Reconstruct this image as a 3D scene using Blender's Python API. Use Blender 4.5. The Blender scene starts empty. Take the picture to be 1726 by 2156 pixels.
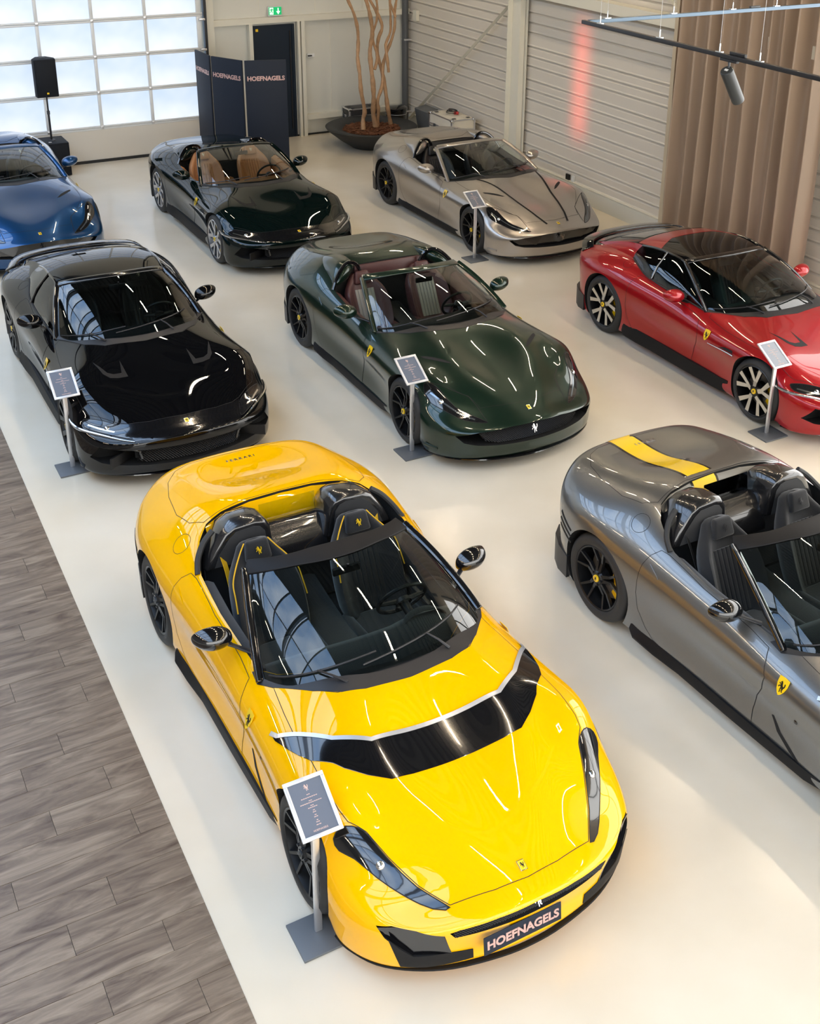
import bpy, bmesh, math, random
from math import pi, sin, cos, radians
from mathutils import Vector, Matrix
from mathutils.bvhtree import BVHTree
from mathutils.geometry import delaunay_2d_cdt, intersect_point_tri, barycentric_transform

random.seed(7)
S = bpy.context.scene
COL = S.collection
D = bpy.data

# ------------------------------------------------------------------ camera
def make_camera():
    c = D.cameras.new('camera'); o = D.objects.new('camera', c); COL.objects.link(o)
    az, pitch, roll = 0.5201, 0.4004, 0.0153
    r = Vector((cos(az), -sin(az), 0)); f = Vector((sin(az)*cos(pitch), cos(az)*cos(pitch), -sin(pitch)))
    u = r.cross(f)
    r2 = r*cos(roll) + u*sin(roll); u2 = -r*sin(roll) + u*cos(roll)
    m = Matrix(((r2.x, u2.x, -f.x), (r2.y, u2.y, -f.y), (r2.z, u2.z, -f.z))).to_4x4()
    m.translation = Vector((0, 0, 5.712)); o.matrix_world = m
    c.sensor_fit = 'VERTICAL'; c.sensor_height = 24.0
    c.lens = 2514.64/2156*24.0
    c.shift_x = (863-941.0)/2156; c.shift_y = (698.75-1078)/2156
    c.clip_start = 0.05; c.clip_end = 200
    S.camera = o
make_camera()

# ------------------------------------------------------------------ world, lights, exposure
S.view_settings.view_transform = 'Standard'; S.view_settings.look = 'None'
S.view_settings.gamma = 1; S.view_settings.use_curve_mapping = False
S.view_settings.exposure = 0.40
w = D.worlds.new('world'); S.world = w; w.use_nodes = True
w.node_tree.nodes['Background'].inputs[0].default_value = (0.62, 0.78, 1.0, 1)
w.node_tree.nodes['Background'].inputs[1].default_value = 1.2
S.cycles.use_denoising = True
S.cycles.max_bounces = 8; S.cycles.diffuse_bounces = 4; S.cycles.glossy_bounces = 4
S.cycles.transparent_max_bounces = 12; S.cycles.caustics_reflective = False; S.cycles.caustics_refractive = False
S.cycles.sample_clamp_indirect = 6.0

def area(name, loc, rot, sx, sy, power, col):
    l = D.lights.new(name, 'AREA'); l.shape = 'RECTANGLE'; l.size = sx; l.size_y = sy; l.energy = power; l.color = col
    o = D.objects.new(name, l); COL.objects.link(o); o.location = loc; o.rotation_euler = rot
    return o
def red_streak():
    o = area('added_red_bounce', (10.9, 15.78, 1.95), (0, -pi/2, 0), 1.8, .10, 1.5, (1, .07, .05)); o.data.spread = radians(75)  # added light; stands for the red car's bounce on the right wall
red_streak()
SKY_GAIN = 4.0      # luminance of the roof-light panes
FRONT_GAIN = 3.7    # luminance of the glazed street front behind the camera
DOOR_GAIN = .80     # luminance of the translucent panes of the section door

# ------------------------------------------------------------------ materials
def nodes(m):
    m.use_nodes = True; nt = m.node_tree; return nt, nt.nodes, nt.links
def N(nt, t, **k):
    n = nt.nodes.new(t)
    for a, v in k.items(): setattr(n, a, v)
    return n
MATS = {}
def mat(name, col, rough=.5, metal=0., coat=0., spec=.5, emit=None, es=0., sheen=0., coat_rough=.03, noise=0., nscale=30., bump=0., alpha=1.):
    m = D.materials.new(name); nt, nd, lk = nodes(m); b = nd['Principled BSDF']
    b.inputs['Base Color'].default_value = (*col, 1); b.inputs['Roughness'].default_value = rough
    b.inputs['Metallic'].default_value = metal; b.inputs['Coat Weight'].default_value = coat
    b.inputs['Coat Roughness'].default_value = coat_rough; b.inputs['Specular IOR Level'].default_value = spec
    b.inputs['Sheen Weight'].default_value = sheen
    if emit: b.inputs['Emission Color'].default_value = (*emit, 1); b.inputs['Emission Strength'].default_value = es
    if noise or bump:
        tc = N(nt, 'ShaderNodeTexCoord'); nz = N(nt, 'ShaderNodeTexNoise'); nz.inputs['Scale'].default_value = nscale
        lk.new(tc.outputs['Object'], nz.inputs['Vector'])
        if noise:
            mr = N(nt, 'ShaderNodeMapRange'); mr.inputs[3].default_value = 1-noise; mr.inputs[4].default_value = 1+noise
            hs = N(nt, 'ShaderNodeHueSaturation'); hs.inputs['Color'].default_value = (*col, 1)
            lk.new(nz.outputs[0], mr.inputs[0]); lk.new(mr.outputs[0], hs.inputs['Value']); lk.new(hs.outputs[0], b.inputs['Base Color'])
        if bump:
            bp = N(nt, 'ShaderNodeBump'); bp.inputs['Strength'].default_value = bump; bp.inputs['Distance'].default_value = .01
            lk.new(nz.outputs[0], bp.inputs['Height']); lk.new(bp.outputs[0], b.inputs['Normal'])
    MATS[name] = m; return m
def paint(name, col, metal=.0, rough=.35, flake=0.):
    m = mat(name, col, rough, metal, coat=1., coat_rough=.012, spec=0. if metal < .1 else .3)
    if flake:
        nt = m.node_tree; b = nt.nodes['Principled BSDF']
        tc = N(nt, 'ShaderNodeTexCoord'); v = N(nt, 'ShaderNodeTexVoronoi'); v.inputs['Scale'].default_value = 900
        hs = N(nt, 'ShaderNodeHueSaturation'); hs.inputs['Color'].default_value = (*col, 1)
        mr = N(nt, 'ShaderNodeMapRange'); mr.inputs[3].default_value = 1-flake; mr.inputs[4].default_value = 1+flake
        nt.links.new(tc.outputs['Object'], v.inputs['Vector']); nt.links.new(v.outputs['Color'], mr.inputs[0])
        nt.links.new(mr.outputs[0], hs.inputs['Value']); nt.links.new(hs.outputs[0], b.inputs['Base Color'])
    return m
def glass(name, tint, ior=1.5, rough=0.0, refl=1.0):
    m = D.materials.new(name); nt, nd, lk = nodes(m); nd.clear()
    out = N(nt, 'ShaderNodeOutputMaterial'); mx = N(nt, 'ShaderNodeMixShader'); tr = N(nt, 'ShaderNodeBsdfTransparent')
    gl = N(nt, 'ShaderNodeBsdfGlossy'); fr = N(nt, 'ShaderNodeFresnel'); fr.inputs['IOR'].default_value = ior
    mu = N(nt, 'ShaderNodeMath', operation='MULTIPLY'); mu.inputs[1].default_value = refl
    tr.inputs[0].default_value = (*tint, 1); gl.inputs['Roughness'].default_value = rough
    lk.new(fr.outputs[0], mu.inputs[0]); lk.new(mu.outputs[0], mx.inputs[0]); lk.new(tr.outputs[0], mx.inputs[1]); lk.new(gl.outputs[0], mx.inputs[2]); lk.new(mx.outputs[0], out.inputs[0])
    MATS[name] = m; return m

paint('paint_yellow', (.94, .47, .0), 0., .4)
paint('paint_grey', (.185, .187, .182), .75, .30, .12)
paint('paint_black', (.0025, .0025, .003), 0., .3)
paint('paint_green', (.006, .022, .013), .45, .28, .2)
paint('paint_racing', (.0012, .005, .0045), .05, .3)
paint('paint_silver', (.40, .37, .335), .8, .30, .12)
paint('paint_blue', (.005, .060, .18), .6, .28, .2)
paint('paint_red', (.34, .002, .007), .3, .32, .1)
mat('gloss_black', (.004, .004, .005), .12, coat=1.)
mat('carbon', (.012, .012, .013), .22, coat=1., noise=.4, nscale=300)
mat('satin_black', (.014, .014, .016), .45)
mat('dark_cavity', (.004, .004, .004), .8)
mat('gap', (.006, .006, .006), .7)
mat('rubber', (.022, .022, .022), .62, bump=.1, nscale=60)
mat('rim_dark', (.030, .031, .033), .33, .6)
mat('rim_black', (.012, .012, .013), .3, .3)
mat('rim_silver', (.62, .62, .63), .25, .9)
mat('rim_cut', (.62, .58, .50), .30, .6)
mat('disc_metal', (.16, .15, .14), .4, .8)
mat('caliper_yellow', (.85, .50, .0), .3, coat=.5)
mat('chrome', (.75, .76, .78), .12, 1.)
mat('shield_yellow', (.95, .62, .01), .3, coat=.5)
mat('mark_black', (.006, .006, .006), .4)
mat('mark_cream', (.75, .70, .52), .4)
mat('alcantara', (.012, .013, .015), .9, sheen=.3, bump=.2, nscale=200)
mat('leather_black', (.016, .017, .019), .42, bump=.1, nscale=90)
mat('leather_tan', (.46, .21, .085), .45, bump=.1, nscale=90)
mat('leather_bordeaux', (.085, .030, .028), .42, bump=.1, nscale=90)
mat('leather_cream', (.34, .32, .27), .5, bump=.1, nscale=90)
mat('leather_teal', (.05, .085, .085), .45)
mat('belt_yellow', (.85, .48, .01), .6)
mat('belt_black', (.02, .02, .02), .6)
mat('lamp_dark', (.008, .008, .009), .08, coat=1.)
mat('lamp_lens', (.22, .25, .28), .15, .8)
mat('matte_black', (.006, .006, .007), .55, spec=.25)
mat('mesh_black', (.012, .012, .013), .35, .4)
mat('alu', (.72, .72, .73), .32, .85)
mat('stripe_silver', (.62, .63, .65), .3, .6, coat=.5)
mat('stripe_yellow', (.95, .60, .0), .35, coat=1.)
glass('windscreen', (.62, .72, .70), 1.52, 0., 1.7)
glass('side_glass', (.10, .13, .14), 1.52, 0., 1.6)
glass('clear_glass', (.85, .9, .9), 1.5)

# ------------------------------------------------------------------ generic helpers
def new_mesh(name, verts, faces, smooth=True):
    me = D.meshes.new(name); me.from_pydata([tuple(v) for v in verts], [], faces); me.update()
    if smooth: me.polygons.foreach_set('use_smooth', [True]*len(me.polygons))
    return me
def setmat(o, *keys):
    me = o.data
    while len(me.materials) < len(keys): me.materials.append(None)
    for i, k in enumerate(keys):
        o.material_slots[i].link = 'OBJECT'; o.material_slots[i].material = MATS[k]
    o['_k'] = ','.join(keys)
def link(name, me, keys, parent=None, loc=None):
    o = D.objects.new(name, me); COL.objects.link(o)
    if isinstance(keys, str): keys = (keys,)
    setmat(o, *keys)
    if parent: o.parent = parent
    if loc is not None: o.location = loc
    return o
def empty(name, loc, rz=0.):
    o = D.objects.new(name, None); COL.objects.link(o); o.location = loc; o.rotation_euler = (0, 0, rz); o.empty_display_size = .2
    return o
def tag(o, label, cat, group=None):
    o['label'] = label; o['category'] = cat
    if group: o['group'] = group
    return o
def structure(o, label=None):
    o['kind'] = 'structure'
    if label: o['label'] = label
    return o
class MB:
    """collects simple solids into one mesh"""
    def __init__(s): s.v = []; s.f = []
    def add(s, v, f):
        n = len(s.v); s.v += [Vector(p) for p in v]; s.f += [tuple(i+n for i in q) for q in f]; return s
    def box(s, c, d, rot=None, taper=1.):
        x, y, z = d[0]/2, d[1]/2, d[2]/2
        v = [Vector((sx*x*(taper if sz > 0 else 1), sy*y*(taper if sz > 0 else 1), sz*z)) for sz in (-1, 1) for sy in (-1, 1) for sx in (-1, 1)]
        if rot is not None: v = [rot @ p for p in v]
        c = Vector(c); v = [p+c for p in v]
        return s.add(v, [(0, 2, 3, 1), (4, 5, 7, 6), (0, 1, 5, 4), (2, 6, 7, 3), (0, 4, 6, 2), (1, 3, 7, 5)])
    def tube(s, pts, r, seg=8, closed=False, flat=1.):
        pts = [Vector(p) for p in pts]; n = len(pts); rings = []
        rr = r if hasattr(r, '__len__') else [r]*n
        up = None
        for i, p in enumerate(pts):
            a = pts[(i-1) % n] if (i or closed) else p; b = pts[(i+1) % n] if (i < n-1 or closed) else p
            t = (b-a).normalized()
            if up is None: up = Vector((0, 0, 1)) if abs(t.z) < .9 else Vector((1, 0, 0))
            x = t.cross(up).normalized(); up = x.cross(t).normalized()
            rings.append([p + x*cos(2*pi*k/seg)*rr[i] + up*sin(2*pi*k/seg)*rr[i]*flat for k in range(seg)])
        v = [q for r_ in rings for q in r_]; f = []
        m = n if closed else n-1
        for i in range(m):
            j = (i+1) % n
            for k in range(seg):
                l = (k+1) % seg; f.append((i*seg+k, i*seg+l, j*seg+l, j*seg+k))
        if not closed: f += [tuple(range(seg))[::-1], tuple((n-1)*seg+k for k in range(seg))]
        return s.add(v, f)
    def lathe(s, prof, seg=24, axis='z', c=(0, 0, 0), a0=0., a1=2*pi):
        full = abs(a1-a0-2*pi) < 1e-6; m = seg if full else seg+1
        v = []; c = Vector(c)
        for k in range(m):
            a = a0+(a1-a0)*k/seg
            for (r, h) in prof:
                if axis == 'z': v.append(c+Vector((r*cos(a), r*sin(a), h)))
                else: v.append(c+Vector((r*cos(a), h, r*sin(a))))
        n = len(prof); f = []
        for k in range(seg):
            l = (k+1) % m
            for i in range(n-1):
                q = (k*n+i, k*n+i+1, l*n+i+1, l*n+i) if axis == 'y' else (k*n+i, l*n+i, l*n+i+1, k*n+i+1)
                f.append(q)
        return s.add(v, f)
    def prism(s, poly, fn, h0, h1):
        """poly 2d, fn(a,b,h)->3d"""
        n = len(poly); v = [fn(a, b, h0) for a, b in poly]+[fn(a, b, h1) for a, b in poly]
        f = [tuple(range(n))[::-1], tuple(range(n, 2*n))]+[(i, (i+1) % n, n+(i+1) % n, n+i) for i in range(n)]
        return s.add(v, f)
    def loft(s, rings, cap=True):
        n = len(rings[0]); v = [p for r in rings for p in r]; f = []
        for i in range(len(rings)-1):
            for k in range(n):
                l = (k+1) % n; f.append((i*n+k, i*n+l, (i+1)*n+l, (i+1)*n+k))
        if cap: f += [tuple(range(n))[::-1], tuple((len(rings)-1)*n+k for k in range(n))]
        return s.add(v, f)
    def mesh(s, name, smooth=False, bevel=0., seg=2, sub=0, angle=40, fixn=True):
        me = new_mesh(name, s.v, s.f, smooth)
        bm = bmesh.new(); bm.from_mesh(me)
        if fixn: bmesh.ops.recalc_face_normals(bm, faces=bm.faces)
        if bevel:
            es = [e for e in bm.edges if len(e.link_faces) == 2 and e.calc_face_angle(0) > .5]
            bmesh.ops.bevel(bm, geom=es, offset=bevel, segments=seg, profile=.5, affect='EDGES')
        bm.to_mesh(me); bm.free()
        if sub: me = subdiv(me, sub)
        if smooth or bevel or sub:
            me.polygons.foreach_set('use_smooth', [True]*len(me.polygons))
            me.set_sharp_from_angle(angle=radians(angle))
        return me
    def build(s, name, keys, parent=None, **k): return link(name, s.mesh(name, **k), keys, parent)
def subdiv(me, lv):
    o = D.objects.new('_s', me); COL.objects.link(o)
    m = o.modifiers.new('s', 'SUBSURF'); m.levels = lv; m.render_levels = lv
    dg = bpy.context.evaluated_depsgraph_get(); out = D.meshes.new_from_object(o.evaluated_get(dg))
    D.objects.remove(o); return out
def catmull(pts, n=6, closed=False):
    pts = [Vector(p) for p in pts]; out = []; m = len(pts)
    for i in range(m if closed else m-1):
        p1, p2 = pts[i], pts[(i+1) % m]
        p0 = pts[i-1] if (i > 0 or closed) else p1*2-p2
        p3 = pts[(i+2) % m] if (i+2 < m or closed) else p2*2-p1
        for k in range(n):
            t = k/n
            out.append(.5*((2*p1)+(p2-p0)*t+(2*p0-5*p1+4*p2-p3)*t*t+(3*p1-p0-3*p2+p3)*t**3))
    if not closed: out.append(pts[-1].copy())
    return out
def text_mesh(txt, size, depth=.0015, bold=.0, align='CENTER'):
    c = D.curves.new('t', 'FONT'); c.body = txt; c.size = size; c.extrude = depth; c.offset = bold; c.align_x = align; c.align_y = 'CENTER'; c.resolution_u = 3
    o = D.objects.new('_t', c); COL.objects.link(o)
    dg = bpy.context.evaluated_depsgraph_get(); me = D.meshes.new_from_object(o.evaluated_get(dg)); D.objects.remove(o); D.curves.remove(c)
    me.materials.clear(); return me
HORSE = [(0.22,0.86),(0.30,0.93),(0.36,1.0),(0.40,0.95),(0.46,0.92),(0.52,0.84),(0.56,0.72),(0.62,0.62),(0.72,0.56),(0.78,0.60),(0.80,0.72),(0.76,0.84),(0.84,0.90),(0.92,0.80),(0.92,0.62),(0.86,0.50),(0.78,0.44),(0.80,0.34),(0.72,0.24),(0.84,0.14),(0.80,0.08),(0.70,0.12),(0.60,0.22),(0.62,0.34),(0.54,0.36),(0.50,0.26),(0.54,0.10),(0.50,0.0),(0.42,0.04),(0.44,0.14),(0.40,0.28),(0.42,0.42),(0.36,0.52),(0.22,0.46),(0.16,0.36),(0.08,0.38),(0.14,0.52),(0.32,0.62),(0.30,0.68),(0.16,0.66),(0.08,0.74),(0.14,0.78),(0.24,0.74),(0.34,0.76),(0.32,0.82),(0.24,0.80)]
def flat_poly(poly, depth=.0012):
    """thin solid from a 2d outline in XY"""
    res = delaunay_2d_cdt([Vector(p) for p in poly], [], [list(range(len(poly)))], 1, 1e-6)
    v = [(p.x, p.y, depth) for p in res[0]]; f = [tuple(q) for q in res[2]]
    n = len(poly); b = len(v)
    v += [(p[0], p[1], depth) for p in poly]+[(p[0], p[1], 0) for p in poly]
    f += [(b+i, b+n+i, b+n+(i+1) % n, b+(i+1) % n) for i in range(n)]
    return v, f
def frame_at(p, n, up):
    z = Vector(n).normalized(); x = Vector(up).cross(z).normalized(); y = z.cross(x)
    m = Matrix(((x.x, y.x, z.x), (x.y, y.y, z.y), (x.z, y.z, z.z))).to_4x4(); m.translation = Vector(p); return m

# ------------------------------------------------------------------ car body surface
class Surf:
    def __init__(s, me):
        me.calc_loop_triangles()
        s.v = [v.co.copy() for v in me.vertices]; s.n = [v.normal.copy() for v in me.vertices]
        s.t = [tuple(t.vertices) for t in me.loop_triangles]
        s.bvh = BVHTree.FromPolygons(s.v, s.t)
    def normal(s, p, i):
        a, b, c = s.t[i]
        n = barycentric_transform(p, s.v[a], s.v[b], s.v[c], s.n[a], s.n[b], s.n[c])
        return n.normalized()
    def cast(s, o, d):
        p, n, i, dist = s.bvh.ray_cast(Vector(o), Vector(d))
        if p is None: return None
        return p, s.normal(p, i)
    def near(s, p):
        q, n, i, dist = s.bvh.find_nearest(p); return q, s.normal(q, i), dist
AX = {'z': (lambda a, b: Vector((a, b, 3)), Vector((0, 0, -1))),
      'x': (lambda a, b: Vector((3, a, b)), Vector((-1, 0, 0))),
      '-x': (lambda a, b: Vector((-6, a, b)), Vector((1, 0, 0))),
      'y': (lambda a, b: Vector((a, 3, b)), Vector((0, -1, 0))),
      '-y': (lambda a, b: Vector((a, -3, b)), Vector((0, 1, 0)))}
def resample(poly, sp, closed=True):
    out = []; n = len(poly)
    for i in range(n if closed else n-1):
        a = Vector(poly[i]); b = Vector(poly[(i+1) % n]); m = max(1, int((b-a).length/sp+.5))
        out += [a+(b-a)*k/m for k in range(m)]
    if not closed: out.append(Vector(poly[-1]))
    return out
def inside(p, poly):
    c = False; n = len(poly); x, y = p
    for i in range(n):
        x1, y1 = poly[i]; x2, y2 = poly[i-1]
        if (y1 > y) != (y2 > y) and x < (x2-x1)*(y-y1)/(y2-y1)+x1: c = not c
    return c
def smooth_poly(poly, n=4): return [(p.x, p.y) for p in catmull([Vector((a, b, 0)) for a, b in poly], n, True)]
def patch_mesh(name, sf, poly, axis='z', off=.0012, sp=.03, skirt=.004):
    B = [tuple(p) for p in resample(poly, sp)]
    xs = [p[0] for p in B]; ys = [p[1] for p in B]; inn = []
    x = min(xs)+sp/2; r = 0
    while x < max(xs):
        y = min(ys)+sp/2*(r % 2)
        while y < max(ys):
            if inside((x, y), B) and min((x-a)**2+(y-b)**2 for a, b in B) > (sp*.45)**2: inn.append((x, y))
            y += sp
        x += sp*.9; r += 1
    pts = [Vector(p) for p in B+inn]
    res = delaunay_2d_cdt(pts, [], [list(range(len(B)))], 1, 1e-7)
    og, dr = AX[axis]; V = []; NN = []; ok = []
    for p in res[0]:
        h = sf.cast(og(p.x, p.y), dr)
        if h is None: V.append(Vector()); NN.append(Vector((0, 0, 1))); ok.append(False)
        else: V.append(h[0]+h[1]*off); NN.append(h[1]); ok.append(True)
    F = [tuple(f) for f in res[2] if all(ok[i] for i in f)]
    if not F: return None
    # orient
    f0 = F[0]; nn = (V[f0[1]]-V[f0[0]]).cross(V[f0[2]]-V[f0[0]])
    if nn.dot(NN[f0[0]]) < 0: F = [f[::-1] for f in F]
    cnt = {}
    for f in F:
        for i in range(3):
            a, b = f[i], f[(i+1) % 3]; cnt[(a, b)] = cnt.get((a, b), 0)+1
    low = {}; NL = len(V)
    if skirt:
        for (a, b) in list(cnt):
            if (b, a) not in cnt:
                for q in (a, b):
                    if q not in low: low[q] = len(V); V.append(V[q]-NN[q]*skirt); NN.append(NN[q])
                F.append((b, a, low[a], low[b]))
    me = new_mesh(name, V, F); me.normals_split_custom_set_from_vertices([tuple(n) for n in NN])
    return me
def patch(name, sf, poly, keys, parent, both=False, **k):
    me = patch_mesh(name, sf, poly, **k); o = None
    if me: o = link(name, me, keys, parent)
    if both:
        k2 = dict(k); ax = k.get('axis', 'z')
        if ax in ('z', 'x', '-x'):
            p2 = [(a, -b) for a, b in poly] if ax == 'z' else [(-a, b) for a, b in poly]
        else: p2 = poly; k2['axis'] = {'y': '-y', '-y': 'y'}[ax]
        me = patch_mesh(name, sf, p2[::-1], **k2)
        if me: o2 = link(name, me, keys, parent); return [o, o2]
    return [o]
def ribbon_mesh(name, sf, line, axis='z', width=.004, off=.0022, closed=False, sp=.03):
    P = resample(line, sp, closed); og, dr = AX[axis]; H = [sf.cast(og(p.x, p.y), dr) for p in P]
    n = len(P); V = []; F = []; NN = []; idx = []
    for i in range(n):
        if H[i] is None: idx.append(None); continue
        a = H[(i-1) % n] if (i or closed) else H[i]; b = H[(i+1) % n] if (i < n-1 or closed) else H[i]
        a = a or H[i]; b = b or H[i]
        t = (b[0]-a[0]); nn = H[i][1]; s = nn.cross(t).normalized()*width/2
        idx.append(len(V)); V += [H[i][0]+nn*off-s, H[i][0]+nn*off+s]; NN += [nn, nn]
    for i in range(n if closed else n-1):
        a, b = idx[i], idx[(i+1) % n]
        if a is not None and b is not None and (V[a]-V[b]).length < sp*5: F.append((a, b, b+1, a+1))
    if not F: return None
    me = new_mesh(name, V, F); me.normals_split_custom_set_from_vertices([tuple(x) for x in NN]); return me
def ribbon(name, sf, line, parent, both=False, keys='gap', **k):
    me = ribbon_mesh(name, sf, line, **k)
    if me: link(name, me, keys, parent)
    if both:
        k2 = dict(k); ax = k.get('axis', 'z'); l2 = line
        if ax == 'z': l2 = [(a, -b) for a, b in line]
        elif ax in ('x', '-x'): l2 = [(-a, b) for a, b in line]
        else: k2['axis'] = {'y': '-y', '-y': 'y'}[ax]
        me = ribbon_mesh(name, sf, l2, **k2)
        if me: link(name, me, keys, parent)

def cage_mesh(T, SIDE, FRONT, REAR, zbot=.11):
    """T: stations x 6 rows of (x,y,z) for the half car; SIDE/FRONT/REAR: lower rings"""
    V = []; F = []; key = {}
    def v(p):
        k = (round(p[0], 4), round(p[1], 4), round(p[2], 4))
        if k not in key: key[k] = len(V); V.append(Vector(p))
        return key[k]
    ns = len(T); nj = len(T[0])
    def row(st): return [(x, -y, z) for x, y, z in st[:0:-1]]+list(st)
    top = [row(s) for s in T]; m = 2*nj-1
    for i in range(ns-1):
        for j in range(m-1): F.append([v(top[i][j]), v(top[i][j+1]), v(top[i+1][j+1]), v(top[i+1][j])])
    # perimeter loop (front: right->left, left side: front->rear, rear: left->right, right side: rear->front)
    def colf(j, L): return [T[0][j]]+[tuple(l[j]) for l in L]
    loop = []
    K = len(FRONT)
    def mir(c): return [(x, -y, z) for x, y, z in c]
    for j in range(nj-1, 0, -1): loop.append(mir(colf(j, FRONT)))
    for j in range(nj): loop.append(colf(j, FRONT))
    for i in range(1, ns-1): loop.append([T[i][nj-1]]+[tuple(l[i-1]) for l in SIDE])
    for j in range(nj-1, -1, -1): loop.append([T[ns-1][j]]+[tuple(l[j]) for l in REAR])
    for j in range(1, nj): loop.append(mir([T[ns-1][j]]+[tuple(l[j]) for l in REAR]))
    for i in range(ns-2, 0, -1): loop.append(mir([T[i][nj-1]]+[tuple(l[i-1]) for l in SIDE]))
    n = len(loop)
    for a in range(n):
        b = (a+1) % n
        for k in range(K): F.append([v(loop[a][k]), v(loop[a][k+1]), v(loop[b][k+1]), v(loop[b][k])])
    # bottom: stations x rows at the last ring
    bot = []
    for i in range(ns):
        if i == 0: h = [tuple(FRONT[-1][j]) for j in range(nj)]
        elif i == ns-1: h = [tuple(REAR[-1][j]) for j in range(nj)]
        else:
            e = SIDE[-1][i-1]; h = [(T[i][j][0]*(1-j/(nj-1))+e[0]*j/(nj-1), e[1]*j/(nj-1), zbot) for j in range(nj-1)]+[tuple(e)]
        bot.append(row(h))
    for i in range(ns-1):
        for j in range(m-1): F.append([v(bot[i][j]), v(bot[i+1][j]), v(bot[i+1][j+1]), v(bot[i][j+1])])
    me = new_mesh('cage', V, F)
    bm = bmesh.new(); bm.from_mesh(me); bmesh.ops.recalc_face_normals(bm, faces=bm.faces); bm.to_mesh(me); bm.free()
    return me, [p.copy() for p in V]
def interp_cage(me, tgt, it=2):
    o = D.objects.new('_c', me); COL.objects.link(o); m = o.modifiers.new('s', 'SUBSURF'); m.levels = 1
    n = len(tgt)
    for _ in range(it):
        dg = bpy.context.evaluated_depsgraph_get(); ev = o.evaluated_get(dg).to_mesh()
        cur = [ev.vertices[i].co.copy() for i in range(n)]
        for i in range(n): me.vertices[i].co += (tgt[i]-cur[i])*.6
        me.update(); o.evaluated_get(dg).to_mesh_clear(); o.data.update_tag()
        bpy.context.view_layer.update()
    m.levels = 3; dg = bpy.context.evaluated_depsgraph_get(); out = D.meshes.new_from_object(o.evaluated_get(dg)); D.objects.remove(o)
    return out

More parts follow.
